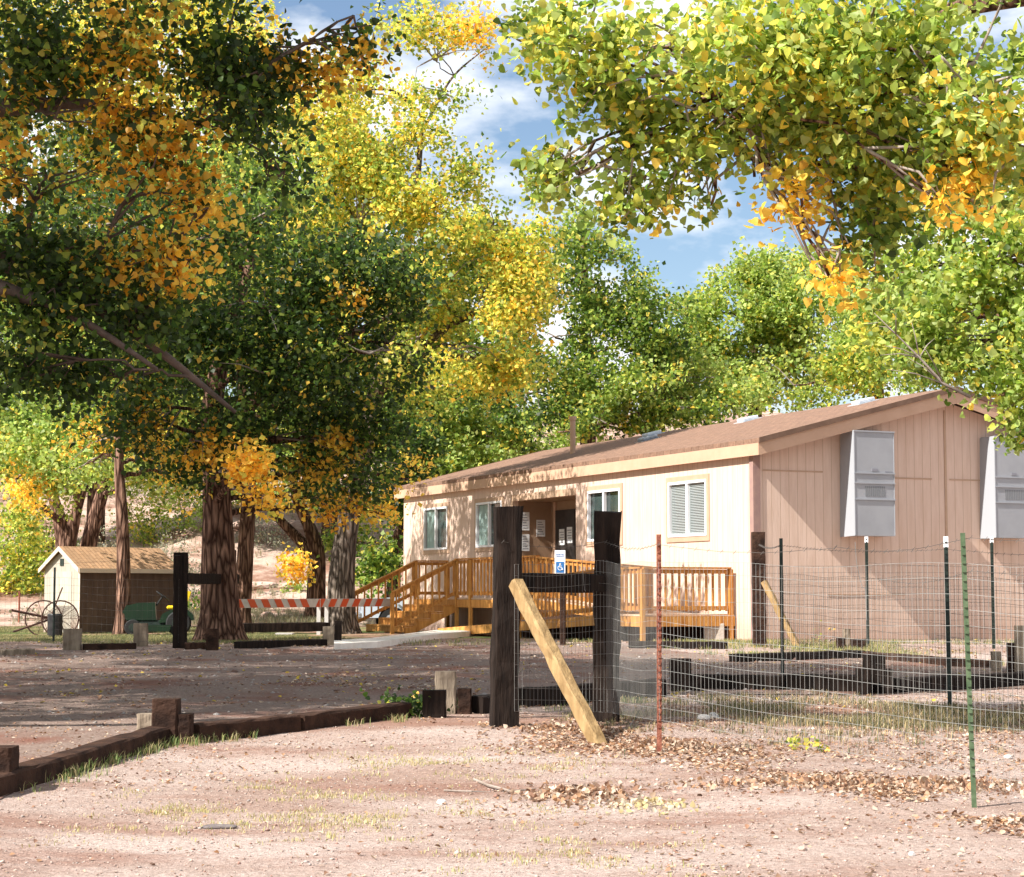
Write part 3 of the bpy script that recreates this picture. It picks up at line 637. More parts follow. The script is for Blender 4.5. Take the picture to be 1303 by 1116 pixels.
# edging timbers
def edge(p0, p1, label, h=.16, wd=.2, m=TIEH, seed=0, lift=.0):
    a, b = GP(*p0), GP(*p1); a.z += h / 2 - .03 + lift; b.z += h / 2 - .03 + lift
    return tiemesh(MB(), a, b, wd, h, seed).build('edging_timber', m, label=label, cat='timber', group='timbers edging the gravel lot')
edge((-20, 1016), (205, 948), 'reddish brown edging timber at the lower left corner, nearest the camera', .17, .2, seed=1)
edge((243, 946), (372, 932), 'first black edging timber right of the near left three-post stub cluster', .17, .2, seed=2)
edge((376, 932), (512, 914), 'dark edging timber ending at the green weeds before the pale-topped stub', .17, .2, seed=3)
edge((604, 908), (632, 905), 'short dark edging timber just left of the tall black gate post', .2, .2, TIE, seed=4)
edge((664, 899), (840, 888), 'black edging timber behind the diagonal wooden brace', .22, .2, TIE, seed=5)
edge((895, 876), (1000, 878), 'black edging timber right of the dark stubs behind the mesh', .2, .2, TIE, seed=6)
edge((1004, 878), (1092, 880), 'black edging timber left of the stacked dark stubs at right', .22, .2, TIE, seed=7)
edge((1136, 882), (1420, 866), 'long black edging timber running out of the frame at right', .2, .2, TIE, seed=8)
edge((932, 842), (1096, 838), 'thin dark timber lying before the gable wall', .16, .2, TIE, seed=9)
edge((1100, 838), (1262, 850), 'reddish timber beyond the stacked dark stubs at right', .14, .2, TIEH, seed=10)
edge((800, 826), (925, 826), 'dark timber lying below the ramp landing', .16, .2, TIE, seed=16)
edge((0, 834), (42, 833), 'pale edging timber at the far left edge of the lot', .13, .2, TIEP, seed=11)
edge((106, 826), (172, 825), 'brown edging timber in front of the grey shed', .14, .2, TIEH, seed=12)
edge((236, 828), (262, 828), 'short brown timber at the foot of the furrowed trunk', .16, .2, TIEH, seed=14)
edge((302, 826), (412, 822), 'dark edging timber under the striped barricade, in front', .16, .2, TIE, seed=13)
edge((300, 812), (418, 811), 'black raised timber beam under the striped barricade, behind', .2, .2, TIE, seed=15, lift=.16)
# stub posts
def stub(px, pyb, pyt, wpx, label, m=TIEH, dY=0, seed=0, dep=.18, rz=0):
    q = GP(px, pyb); q = Vector((q.x, q.y + dY, 0)); wd = wpx * q.y / 2508; H = P(px, pyt, q.y).z - g(q.x, q.y)
    o = rough_box(MB(), -wd / 2, wd / 2, -dep / 2, dep / 2, 0, H + .08, 6, .006, None, seed).build('stub_post', m, label=label, cat='post', group='short timber stubs round the gravel lot')
    o.location = (q.x, q.y, g(q.x, q.y) - .08); o.rotation_euler = (0, 0, rz); return o
S_ = stub
S_(211, 948, 889, 33, 'tallest stub of the near left cluster, dark brown', seed=1, dep=.2)
S_(187, 940, 908, 22, 'left lower stub of the near left cluster, pale-faced', TIEP, seed=2)
S_(236, 948, 908, 17, 'right lower stub of the near left cluster', seed=3)
S_(567, 908, 854, 27, 'pale-topped tallest stub left of the black gate post', TIEP, seed=4)
S_(553, 914, 878, 29, 'black low stub in front of the pale-topped stub', TIE, seed=5)
S_(591, 908, 876, 18, 'brown low stub right of the pale-topped stub', seed=6)
S_(4, 1008, 950, 30, 'reddish stub cut by the left edge of the frame', seed=7, dep=.24)
S_(866, 880, 838, 26, 'taller black stub behind the rusty steel post', TIE, seed=8)
S_(884, 880, 858, 18, 'lower black stub behind the rusty steel post', TIE, seed=9)
S_(1113, 882, 833, 26, 'tallest dark stub of the stacked group at right', TIE, seed=10)
S_(1098, 884, 851, 16, 'left low stub of the stacked group at right', TIE, seed=11)
S_(1127, 883, 851, 17, 'right low stub of the stacked group at right', TIE, seed=12)
S_(1077, 824, 800, 8, 'white-topped thin stub before the gable wall', TIEP, seed=13)
S_(1070, 826, 812, 10, 'small dark stub beside the white-topped thin stub', seed=14)
S_(1092, 826, 813, 18, 'small reddish stub under the first steel post', seed=15)
S_(1268, 856, 829, 11, 'short pale stub near the right edge of the frame', TIEP, seed=16)
S_(1288, 856, 818, 11, 'reddish stub between the two pale stubs at right edge', seed=17)
S_(1300, 857, 796, 14, 'taller pale stub at the right edge of the frame', TIEP, seed=18)
S_(92, 826, 800, 22, 'pale square stub in front of the grey shed corner', TIEP, seed=19)
S_(179, 822, 793, 17, 'pale stub before the green lawn tractor', TIEP, seed=20)
S_(270, 829, 800, 15, 'brown stub at the foot of the furrowed trunk', seed=21)
S_(418, 820, 797, 14, 'pale stub at the right end of the dark beams', TIEP, seed=22)
S_(430, 822, 790, 9, 'dark stub beside the grey-barked trunk', TIE, seed=23)

# left background fence
f3 = empty('timber_fence', label='dark timber post and rail fence with thin wire left of the big trunk', cat='fence')
q = GP(229, 824); H = P(229, 703, q.y).z - g(q.x, q.y)
rough_box(MB(), -.12, .12, -.1, .1, 0, H + .2, 8, .01, Matrix.Translation((q.x, q.y, g(q.x, q.y) - .2)), 31).build('timber_post', TIE, f3)
q2 = P(293, 824, 41.2); rough_box(MB(), -.1, .1, -.1, .1, 0, P(296, 700, q2.y).z - g(q2.x, q2.y) + .2, 8, .01, Matrix.Translation((q2.x, q2.y, g(q2.x, q2.y) - .2)), 32).build('timber_post', TIE, f3)
tiemesh(MB(), P(234, 736, q.y), P(300, 737, q2.y), .14, .2, 33).build('timber_rail', TIE, f3)
q3 = GP(68, 818)
MB().tube([(q3.x, q3.y, q3.z - .1), (q3.x, q3.y, P(68, 722, q3.y).z)], .025, 6).build('steel_post', TDARK, f3)
q5 = P(-60, 800, q.y)
wiremesh([(q5.x, q.y, g(q5.x, q.y) + .1, g(q5.x, q.y) + 1.25), (q3.x, q3.y, q3.z + .1, q3.z + 1.25), (q.x, q.y - .12, g(q.x, q.y) + .1, g(q.x, q.y) + 1.25)], 0, 0, .15, .15, .0016, WIRED, f3)
barbed([(q5.x, q.y, q.z + 1.5), (q.x, q.y - .1, P(229, 700, q.y).z - .1)], .003, WIRED, f3, barbs=False)
f4 = empty('pipe_fence', label='thin red pipe post with wires standing in the lawn left of the shed', cat='fence')
q = GP(24, 792); q_ = GP(-60, 792)
MB().tube([(q.x, q.y, q.z - .1), (q.x, q.y, P(24, 752, q.y).z)], .035, 6).build('pipe_post', RUST, f4)
barbed([(q_.x, q_.y, P(0, 752, q.y).z), (q.x, q.y, P(24, 753, q.y).z), (P(60, 757, q.y).x, q.y + 1, P(60, 757, q.y).z)], .008, RUST, f4, 'top_wire', False)

# ------------------------------------------------------------------ sign
sg = GP(716, 822); Ys = sg.y
sgn = empty('parking_sign', (sg.x, sg.y, sg.z), label='white and blue wheelchair parking sign on a dark post between the black gate posts', cat='sign')
H = P(712, 699, Ys).z - sg.z; wS = 13.5 * Ys / 2508; hS = 33 * Ys / 2508
rough_box(MB(), -.055, .055, -.045, .045, -.1, P(712, 738, Ys).z - sg.z, 6, .003, None, 3).build('sign_post', TIEH, sgn)
zc = H - .02
SX = P(712.5, 700, Ys).x - sg.x
pl = MB().box(SX - wS / 2, SX + wS / 2, -.062, -.05, zc - hS, zc, bev=.002).build('sign_plate', TWHITE, sgn)
BLUE = mat('sign_blue', (.03, .16, .42), .5); 
sb_ = MB().box(SX - wS * .38, SX + wS * .38, -.066, -.0625, zc - hS * .86, zc - hS * .44).build('blue_panel', BLUE, sgn)
WM = MB(); cx_ = SX; cz_ = zc - hS * .68; r_ = wS * .2
for k in range(20):
    a0, a1 = R(100 + k * 13), R(100 + (k + 1) * 13)
    WM.tube([(cx_ + r_ * math.cos(a0), -.069, cz_ + r_ * math.sin(a0)), (cx_ + r_ * math.cos(a1), -.069, cz_ + r_ * math.sin(a1))], .008, 4)
WM.tube([(cx_, -.069, cz_ + r_ * 1.5), (cx_, -.069, cz_ + .15 * r_), (cx_ + r_ * .8, -.069, cz_ + .1 * r_), (cx_ + r_ * 1.3, -.069, cz_ - r_ * .9)], .010, 4)
WM.tube([(cx_, -.069, cz_ + r_ * .9), (cx_ + r_ * .8, -.069, cz_ + r_ * .9)], .008, 4); WM.tube([(cx_ - .0, -.072, cz_ + r_ * 1.9), (cx_, -.066, cz_ + r_ * 1.9)], .018, 8)
WM.build('wheelchair_symbol', TWHITE, sgn)
def text(body, size, loc, rot, m, parent, name='lettering', ext=.001):
    cu = bpy.data.curves.new(name, 'FONT'); cu.body = body; cu.size = size; cu.align_x = 'CENTER'; cu.align_y = 'CENTER'; cu.extrude = ext
    o = bpy.data.objects.new(name, cu); dg = bpy.context.evaluated_depsgraph_get(); me = bpy.data.meshes.new_from_object(o)
    o2 = bpy.data.objects.new(name, me); col.objects.link(o2); me.materials.append(m); o2.location = loc; o2.rotation_euler = rot; o2.parent = parent; return o2
text('RESERVED\nPARKING', wS * .17, (SX, -.065, zc - hS * .2), (R(90), 0, 0), BLUE, sgn)

# ------------------------------------------------------------------ shed
Yc = 50.0
def shed():
    a = P(101, 800, Yc); z0 = g(a.x, Yc) - .05
    rz = R(46)
    s = empty('shed', (a.x, Yc, z0), rz, label='small grey wooden shed with tan shingle roof behind the thin trunk', cat='shed')
    Wd = 2.9; D = 1.6; He = P(101, 722, Yc).z - z0; Hr = P(82, 697, Yc).z - z0 + .0
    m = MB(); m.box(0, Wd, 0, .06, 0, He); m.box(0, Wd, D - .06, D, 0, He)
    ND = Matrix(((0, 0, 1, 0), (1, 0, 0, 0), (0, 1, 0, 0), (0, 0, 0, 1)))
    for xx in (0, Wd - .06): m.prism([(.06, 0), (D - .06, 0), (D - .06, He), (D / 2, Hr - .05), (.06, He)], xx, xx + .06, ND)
    m.build('wall', mat('dark_shed_siding', (.075, .048, .035), .85, c2=(.11, .075, .055), sc1=7, stretch=(1, 1, .15)), s)  # walls much darker than the gable panel
    m = MB(); m.prism([(.0, 0), (D, 0), (D, He), (D / 2, Hr - .05), (0, He)], -.018, -.001, ND).build('gable_panel', SHEDW, s)
    m = MB(); o = .12; sl = (Hr - He) / (D / 2)
    m.prism([(-o, He - sl * o), (D / 2, Hr), (D + o, He - sl * o), (D + o, He - sl * o + .05), (D / 2, Hr + .05), (-o, He - sl * o + .05)], -.12, Wd + .12, ND); m.build('roof', SHEDROOF, s)
    m = MB(); m.box(-.12, Wd + .12, -o - .022, -o - .002, He - sl * o - .06, He - sl * o + .05)
    m.prism([(-o, He - sl * o - .06), (D / 2, Hr - .07), (D + o, He - sl * o - .06), (D + o, He - sl * o + .05), (D / 2, Hr + .05), (-o, He - sl * o + .05)], -.142, -.122, ND); m.box(-.03, -.019, -.03, .05, 0, He - .02)
    m.build('roof_trim', mat('shed_trim', (.55, .47, .38), .7, c2=(.6, .52, .42), sc1=4), s)
    MB().box(-.035, -.019, D / 2 - .08, D / 2 + .08, Hr - .45, Hr - .27).build('gable_vent', TDARK, s)
    MB().box(-.03, -.0185, .35, D - .35, .08, He - .1).build('door', mat('pale_shed_door', (.50, .46, .38), .7, c2=(.42, .37, .29), sc1=8, stretch=(1, 1, .2)), s)
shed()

# ------------------------------------------------------------------ lawn tractor
def tractor():
    q = P(200, 800, 46.5); z0 = g(q.x, 46.5)
    t = empty('lawn_tractor', (q.x, 46.5, z0), R(8), label='green lawn tractor with yellow seat parked before the grey shed', cat='lawn tractor')
    GR = mat('tractor_green', (.004, .018, .008), .35, spec=.5, c2=(.006, .028, .01), sc1=3); YE = mat('tractor_yellow', (.75, .52, .02), .4); BK = mat('tyre_black', (.02, .02, .02), .8)
    # hood toward the left
    hd = MB(); prof = [(-.78, .36), (-.80, .55), (-.72, .70), (-.45, .76), (-.05, .78), (-.02, .36)]
    hd.prism(prof, -.22, .22, SW); hd.build('hood', GR, t)
    MB().box(-.80, -.74, -.19, -.05, .56, .64).box(-.80, -.74, .05, .19, .56, .64).build('headlight', ACL, t)
    MB().box(-.815, -.80, -.16, .16, .38, .54).build('grille', BK, t)
    b = MB(); b.box(-.75, .72, -.2, .2, .22, .36, bev=.02); b.build('chassis', TDARK, t)
    fd = MB(); fd.prism([(.05, .3), (.12, .5), (.3, .6), (.72, .6), (.85, .48), (.86, .36)], -.42, .42, SW); fd.build('fender', GR, t)
    MB().box(.22, .58, -.2, .2, .61, .70, bev=.03).prism([(.55, .66), (.66, .66), (.78, 1.02), (.68, 1.05)], -.2, .2, SW).build('seat', YE, t)
    MB().tube([(-.03, 0, .7), (.12, 0, .92)], .025, 6).build('steering_column', BK, t)
    sw = MB(); pts = [(.12 + .19 * math.cos(a) * .75, .19 * math.sin(a), .93 + .19 * math.cos(a) * -.55) for a in [R(30 * k) for k in range(13)]]; sw.tube(pts, .016, 5); sw.tube([pts[0], (.12, 0, .93), pts[6]], .012, 4); sw.build('steering_wheel', BK, t)
    MB().prism([(-.35, .10), (.3, .10), (.34, .25), (-.3, .25)], -.52, .52, SW).build('mower_deck', YE if 0 else GR, t)
    for (x, y, r, wd) in ((-.55, -.36, .19, .14), (-.55, .36, .19, .14), (.5, -.38, .29, .22), (.5, .38, .29, .22)):
        w_ = MB().tube([(x, y - wd / 2, r), (x, y - wd * .35, r), (x, y + wd * .35, r), (x, y + wd / 2, r)], [r * .9, r, r, r * .9], 18).build('wheel', BK, t)
        MB().tube([(x, y - wd / 2 - .012, r), (x, y + wd / 2 + .012, r)], r * .5, 14).build('rim', TDARK, w_)
tractor()

# ------------------------------------------------------------------ hay rake and drum
OLDIRON = mat('old_dark_iron', (.05, .028, .024), .9, c2=(.12, .06, .045), sc1=14)
def rake():
    q = P(62, 800, 46); z0 = g(q.x, 46)
    t = empty('hay_rake', (q.x, 46, z0), R(15), label='dark rusty farm rake with two big spoked wheels beside the shed', cat='farm implement')
    for (x, y, r) in ((.25, -.1, .42), (-.1, .9, .42)):
        w_ = MB(); pts = [(x + r * math.cos(R(15 * k)), y, r + r * math.sin(R(15 * k))) for k in range(25)]; w_.tube(pts, .018, 6)
        o = w_.build('wheel', OLDIRON, t); s_ = MB()
        for k in range(10): s_.tube([(x, y, r), (x + r * math.cos(R(36 * k)), y, r + r * math.sin(R(36 * k)))], .008, 4)
        s_.tube([(x, y - .06, r), (x, y + .06, r)], .04, 8); s_.build('spoke', OLDIRON, o)
    f = MB(); f.tube([(.25, -.15, .42), (-.1, 1.0, .42)], .03, 6); f.tube([(.1, .4, .42), (-.85, .1, .62)], .03, 6); f.tube([(.1, .4, .42), (-.8, .1, .12)], .025, 6); f.tube([(.05, .3, .45), (.3, .1, 1.15)], .018, 5); f.build('frame', OLDIRON, t)
    tn = MB()
    for k in range(14):
        b = Vector((.28 - .35 * k / 13, -.1 + k / 13, .5)); tn.tube([b, b + Vector((.25, .02, .22)), b + Vector((.42, .04, -.05)), b + Vector((.35, .04, -.38))], .007, 4)
    tn.build('tines', OLDIRON, t)
    BK = mat('black_drum_paint', (.012, .012, .014), .5, c2=(.03, .03, .03), sc1=7)
    q = P(70, 800, 44.6)
    d = MB().tube([(0, 0, 0), (0, 0, .03), (0, 0, .5), (0, 0, .53)], [.15, .17, .17, .15], 18).build('black_drum', BK, label='small round black drum standing before the rake wheels', cat='drum')
    d.location = (q.x, 44.6, g(q.x, 44.6) + .0)
rake()

# ------------------------------------------------------------------ barricade
def barricade():
    Y = 44.5; a = P(300, 767, Y); b = P(500, 766, 50)
    t = empty('striped_barricade', (a.x, Y, g(a.x, Y)), label='long orange and white striped barricade rail left of the deck stairs', cat='barricade')
    O = t.location; d = (b - a); d.z = 0; Ln = d.length; d.normalize()
    RED = mat('barricade_orange', (.62, .09, .03), .5, c2=(.55, .10, .04), sc1=6); WH = mat('barricade_white', (.55, .53, .50), .6, c2=(.45, .43, .4), sc1=5)
    M = Matrix(((d.x, -d.y, 0, 0), (d.y, d.x, 0, 0), (0, 0, 1, P(300, 768, Y).z - O.z), (0, 0, 0, 1)))
    h = .2
    bd = MB().box(0, Ln, 0, .03, -h / 2, h / 2, M).build('rail_board', WH, t)
    s_ = MB(); x = .05; k = 0
    while x < Ln - .5:
        sg_ = 1 if x < Ln * .42 else -1
        s_.prism([(x, -h / 2 + .004), (x + .26, -h / 2 + .004), (x + .26 - .14 * sg_, h / 2 - .004), (x - .14 * sg_, h / 2 - .004)], .002, .006, M @ Matrix(((1, 0, 0, 0), (0, 0, -1, 0), (0, 1, 0, 0), (0, 0, 0, 1)))); x += .5
    s_.build('stripes', RED, bd)
    for px in (393, 402):
        u = (P(px, 766, Y + .5).x - a.x) / d.x
        c = Vector((0, 0, 0)) + Vector((d.x * u, d.y * u, 0)); MB().box(c.x - .045, c.x + .045, c.y + .04, c.y + .1, -.03, .85).build('support', WH, t)
    c = Vector((d.x * 2, d.y * 2, 0)); MB().box(c.x - .3, c.x + .1, c.y - .2, c.y + .3, -.02, .06).build('foot', WH, t)
barricade()

# ------------------------------------------------------------------ pickup behind the stairs
def pickup():
    Y = 60; q = P(462, 800, Y); z0 = g(q.x, Y) - .18
    t = empty('parked_pickup', (q.x, Y, z0), R(8), label='pale blue pickup truck mostly hidden behind the deck stairs', cat='pickup truck')
    PB = mat('pale_blue_paint', (.50, .58, .68), .3, spec=.5, c2=(.54, .62, .71), sc1=2); BK = mat('truck_tyre', (.02, .02, .02), .8)
    side = [(-.1, .45), (-.12, .95), (.0, 1.02), (1.3, 1.08), (1.75, 1.6), (3.0, 1.62), (3.15, 1.1), (5.1, 1.08), (5.15, .5), (4.6, .45), (4.5, .7), (4.2, .82), (3.9, .7), (3.8, .45), (1.2, .45), (1.1, .7), (.8, .82), (.5, .7), (.4, .45)]
    MB().prism(side, -.85, .85, SW).build('body', PB, t)
    for yy in (-.853, .851): MB().prism([(1.5, 1.12), (1.82, 1.52), (2.95, 1.54), (3.0, 1.12)], yy, yy + .003, SW).build('side_window', GLASS, t)
    MB().add([(1.36, -.7, 1.12), (1.36, .7, 1.12), (1.70, .66, 1.52), (1.70, -.66, 1.52)], [[0, 1, 2, 3]]).build('windshield', GLASS, t)
    MB().box(-.16, -.121, -.75, -.45, .72, .88).build('headlight', ACL, t); MB().box(-.16, -.121, .45, .75, .72, .88).build('headlight', ACL, t)
    MB().box(-.2, -.1, -.86, .86, .45, .6, bev=.02).build('bumper', ACD, t)
    for x in (.8, 4.2):
        for y in (-.78, .78):
            w_ = MB().tube([(x, y - .12, .36), (x, y + .12, .36)], .36, 20).build('wheel', BK, t); MB().tube([(x, y - .13, .36), (x, y + .13, .36)], .2, 14).build('rim', ACL, w_)
pickup()

# ------------------------------------------------------------------ leaves
DG, MG, LG, YG, YE, OR, LI = range(7)
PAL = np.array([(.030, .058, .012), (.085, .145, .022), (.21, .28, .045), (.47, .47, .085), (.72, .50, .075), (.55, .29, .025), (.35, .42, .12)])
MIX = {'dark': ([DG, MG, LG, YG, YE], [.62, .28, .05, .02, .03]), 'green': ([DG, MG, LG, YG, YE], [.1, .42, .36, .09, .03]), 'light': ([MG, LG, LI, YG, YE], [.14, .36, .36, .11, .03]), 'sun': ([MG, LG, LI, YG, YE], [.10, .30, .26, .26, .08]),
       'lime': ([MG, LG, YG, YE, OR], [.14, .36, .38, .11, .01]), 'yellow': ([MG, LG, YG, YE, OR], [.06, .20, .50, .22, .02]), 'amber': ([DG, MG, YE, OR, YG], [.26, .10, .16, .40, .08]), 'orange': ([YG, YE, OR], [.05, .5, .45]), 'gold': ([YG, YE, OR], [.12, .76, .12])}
def leaves(centers, mixes, size, per, spread, detail, rs, droop=.5):
    """centers (n,3) twig tips, mixes list of palette arrays -> vertices, faces, colours"""
    n = len(centers) * per
    c = np.repeat(centers, per, 0) + rs.normal(0, 1, (n, 3)) * np.array([spread, spread, spread * .85])
    colr = np.zeros((n, 3)); base = np.repeat(mixes, per)
    for name in set(mixes):
        ids, wts = MIX[name]; s = base == name; wts = np.array(wts) / sum(wts)
        # one dominant hue per twig, mixed leaf by leaf
        tw = rs.choice(ids, len(centers), p=wts); tw = np.repeat(tw, per); own = rs.choice(ids, n, p=wts)
        pick = np.where(rs.random(n) < .55, tw, own); colr[s] = PAL[pick][s]
    colr *= rs.uniform(.72, 1.3, (n, 1)); colr *= rs.uniform(.92, 1.08, (n, 3))
    sz = size * rs.uniform(.5, 1.3, n)
    d = rs.normal(0, 1, (n, 3)); d[:, 2] -= droop; d /= np.linalg.norm(d, axis=1)[:, None]
    u = rs.normal(0, 1, (n, 3)); u[:, 2] *= .5; u -= d * (u * d).sum(1)[:, None]; u /= np.linalg.norm(u, axis=1)[:, None]
    nm = np.cross(d, u); sz = sz[:, None]
    if detail:
        T = [(0, 0, 0), (.30, -.04, .07), (.50, .22, .12), (.33, .60, .07), (0, 1.0, -.08), (-.33, .60, .07), (-.50, .22, .12), (-.30, -.04, .07)]; F_ = np.array([[0, 1, 2, 3, 4], [0, 4, 5, 6, 7]])
    else:
        T = [(0, 0, 0), (.46, .38, .06), (0, 1.05, 0), (-.46, .38, .06)]; F_ = np.array([[0, 1, 2, 3]])
    V = np.stack([c + sz * (u * a + d * b + nm * e) for a, b, e in T], 1).reshape(-1, 3)
    k = len(T); Fc = (np.arange(n)[:, None, None] * k + F_[None]).reshape(-1, F_.shape[1])
    return V, Fc, np.repeat(colr, k, 0)
TREE_N = [0]; DENS = 1.55
def tree(name, label, trunks, blobs, size=.085, per=10, spread=.16, dens=1.0, detail=False, bark=None, cat='tree', group='cottonwood trees', gap=-.02, gfreq=.9, nb=10, twigbark=None, part='trunk', rough=.05):
    """trunks: list of polylines [(x,y,z,r),...]; blobs: (centre, (rx,ry,rz), mix, density)"""
    TREE_N[0] += 1; rs = np.random.default_rng(100 + TREE_N[0]); rd = random.Random(TREE_N[0])
    x0, y0 = trunks[0][0][0], trunks[0][0][1]; zb = g(x0, y0); O = Vector((x0, y0, zb))
    t = empty(name, O, label=label, cat=cat, group=group)
    tk = MB(); ends = []
    for tr_ in trunks:
        pts = [Vector(p[:3]) - O for p in tr_]; rr = [p[3] for p in tr_]
        P3, R3 = [], []
        for i in range(len(pts) - 1):
            nn = max(2, int((pts[i + 1] - pts[i]).length / .25))
            for k in range(nn):
                u = k / nn; P3.append(pts[i].lerp(pts[i + 1], u)); R3.append(rr[i] + (rr[i + 1] - rr[i]) * u)
        P3.append(pts[-1]); R3.append(rr[-1])
        # smooth the path
        for _ in range(3): P3 = [P3[0]] + [(P3[i - 1] + P3[i] * 2 + P3[i + 1]) / 4 for i in range(1, len(P3) - 1)] + [P3[-1]]
        tk.tube(P3, R3, 22 if rr[0] > .12 else 8, True, rough if rr[0] > .12 else 0, TREE_N[0]); ends += list(zip(P3[len(P3) // 3:], R3[len(R3) // 3:]))
    allc, allm = [], []
    tw = MB()
    for (c, r3, mx, dn) in blobs:
        c = Vector(c) - O; vol = r3[0] * r3[1] * r3[2] * 4.19; surf = (r3[0] * r3[1] + r3[1] * r3[2] + r3[0] * r3[2]) * 4.19
        n = int(surf * 9 * dn * dens * DENS)
        if n < 4: n = 4
        dv = rs.normal(0, 1, (n * 2, 3)); dv /= np.linalg.norm(dv, axis=1)[:, None]; rad = rs.random(n * 2) ** .42
        q = dv * rad[:, None] * np.array(r3)
        wob = 1 + .35 * vnoise((q / max(r3)) * 2.3 + np.array([c.x, c.y, c.z])); q = q * wob[:, None] + np.array(c)
        keep = fbm((q + np.array(O)) * gfreq, 2) > gap; q = q[keep][:n]
        if len(q) == 0: continue
        # limb from the nearest trunk point
        best = min(ends, key=lambda e: (e[0] - c).length + abs(min(0, c.z - e[0].z)) * 2); a, ra = best
        mid = a.lerp(c, .5) + Vector((rd.uniform(-.3, .3), rd.uniform(-.3, .3), .12 * (c - a).length)); rl = min(ra * .6, .02 + .016 * (c - a).length)
        path = [(a * (1 - u) ** 2 + mid * 2 * u * (1 - u) + c * u * u) + Vector((rd.uniform(-1, 1), rd.uniform(-1, 1), rd.uniform(-1, 1))) * .05 * (0 < i < 8) for i, u in enumerate([k / 8 for k in range(9)])]
        tk.tube(path, [max(.012, rl * (1 - .7 * k / 8)) for k in range(9)], 7, True)
        for k in range(min(nb, len(q))):
            e = Vector(q[rd.randrange(len(q))]); s0 = path[rd.randint(4, 8)]
            m_ = s0.lerp(e, .5) + Vector((rd.uniform(-.2, .2), rd.uniform(-.2, .2), rd.uniform(-.05, .2)))
            tw.tube([s0, s0.lerp(m_, .6) , m_, m_.lerp(e, .6), e], [.02 * size / .085, .016 * size / .085, .012, .008, .004], 4, False)
        allc.append(q); allm += [mx] * len(q)
    nf = len(tk.f); tk.add(tw.v, tw.f)
    tr_o = tk.build(part, bark or BARK, t, smooth=True); tr_o.data.materials.append(twigbark or TWIG)
    tr_o.data.polygons.foreach_set('material_index', [0] * nf + [1] * (len(tk.f) - nf))
    if allc:
        V_, F_, C_ = leaves(np.concatenate(allc), np.array(allm), size, per, spread, detail, rs)
        link('crown', np_mesh('crown', V_, F_, False, C_), LEAF, t)
    return t
def B(px, py, Y, rx, ry, mx, dn=1.0, depth=None):
    s = Y / 2508; return (P(px, py, Y), (rx * s * 1.12, depth if depth else (rx + ry) / 2 * s * 1.15, ry * s * 1.12), mx, dn)
def trunkpx(base_px, pts, rb):
    """pts: (px,py,Y,r)"""
    return [(*P(a, b, c), r) for a, b, c, r in pts]
def tb(px, py, pts, r0):
    q = GP(px, py); return [(q.x, q.y, q.z - .2, r0 * 1.75), (q.x, q.y, q.z + .12, r0 * 1.28), (q.x, q.y, q.z + .5, r0)] + [(*P(a, b, q.y + c), r) for a, b, c, r in pts]

# ------------------------------------------------------------------ trees
# near right cottonwood, trunk outside the frame
q = Vector((9.0, 15.5, g(9, 15.5)))
tree('cottonwood_tree', 'near cottonwood whose bright green and yellow boughs hang in from the top right', [[(9, 15.5, -.1, .5), (8.9, 15.4, 1.2, .42), (8.3, 15.2, 4.5, .34), (7.2, 15, 7.5, .26), (6.5, 15, 9.5, .14)],
     [(7.6, 15, 6.2, .2), (5.5, 14.8, 6.3, .12), (3.2, 14.8, 5.9, .06), (1.6, 15, 5.3, .025)]],
     [B(745, 50, 15, 75, 70, 'sun', 1.2), B(830, 60, 15, 100, 90, 'sun', 1.3), B(960, 60, 14.5, 120, 90, 'sun', 1.3), B(1100, 60, 14.3, 130, 90, 'sun', 1.3), B(1240, 80, 14, 120, 110, 'light', 1.3),
      B(790, 150, 15.2, 60, 55, 'sun', 1.2), B(880, 170, 15, 85, 55, 'sun', 1.2), B(985, 175, 15, 85, 60, 'sun', 1.2), B(1090, 180, 14.8, 90, 80, 'sun', 1.3), B(1200, 200, 14.5, 80, 60, 'light', 1), B(1290, 200, 14, 60, 60, 'sun'),
      B(735, 222, 15.3, 58, 30, 'sun', 1.8), B(715, 215, 15.3, 30, 22, 'sun', 1.8), B(800, 262, 15.3, 58, 34, 'sun', 1.3), B(850, 300, 15.3, 30, 24, 'sun', 1.2), B(905, 262, 15.5, 34, 24, 'sun', .8), B(885, 245, 15.6, 35, 22, 'light', .6), B(690, 40, 15.4, 36, 45, 'sun', 1), B(722, 100, 15.4, 30, 40, 'sun', .9), B(750, 150, 15.4, 22, 22, 'sun'),
      B(1015, 250, 14.8, 42, 50, 'gold', .9), B(1045, 310, 14.8, 40, 38, 'gold', 1), B(1058, 358, 14.8, 38, 20, 'gold', 1.1), B(1105, 300, 15, 50, 55, 'green', 1), B(1125, 240, 15, 60, 50, 'sun', 1), B(1225, 230, 14.2, 40, 40, 'gold', 1.1), B(1265, 130, 14, 40, 60, 'gold', .8), B(1195, 262, 14.2, 24, 18, 'gold', 1), B(960, 225, 15, 45, 30, 'sun', .8),
      ((8, 15.5, 9), (2.2, 2.2, 1.4), 'sun', .8), ((9.5, 17.5, 8.5), (2.6, 3, 2), 'light', .7)],
     size=.070, per=12, spread=.11, dens=1.75, detail=True, gap=-.12, gfreq=1.7, nb=7)
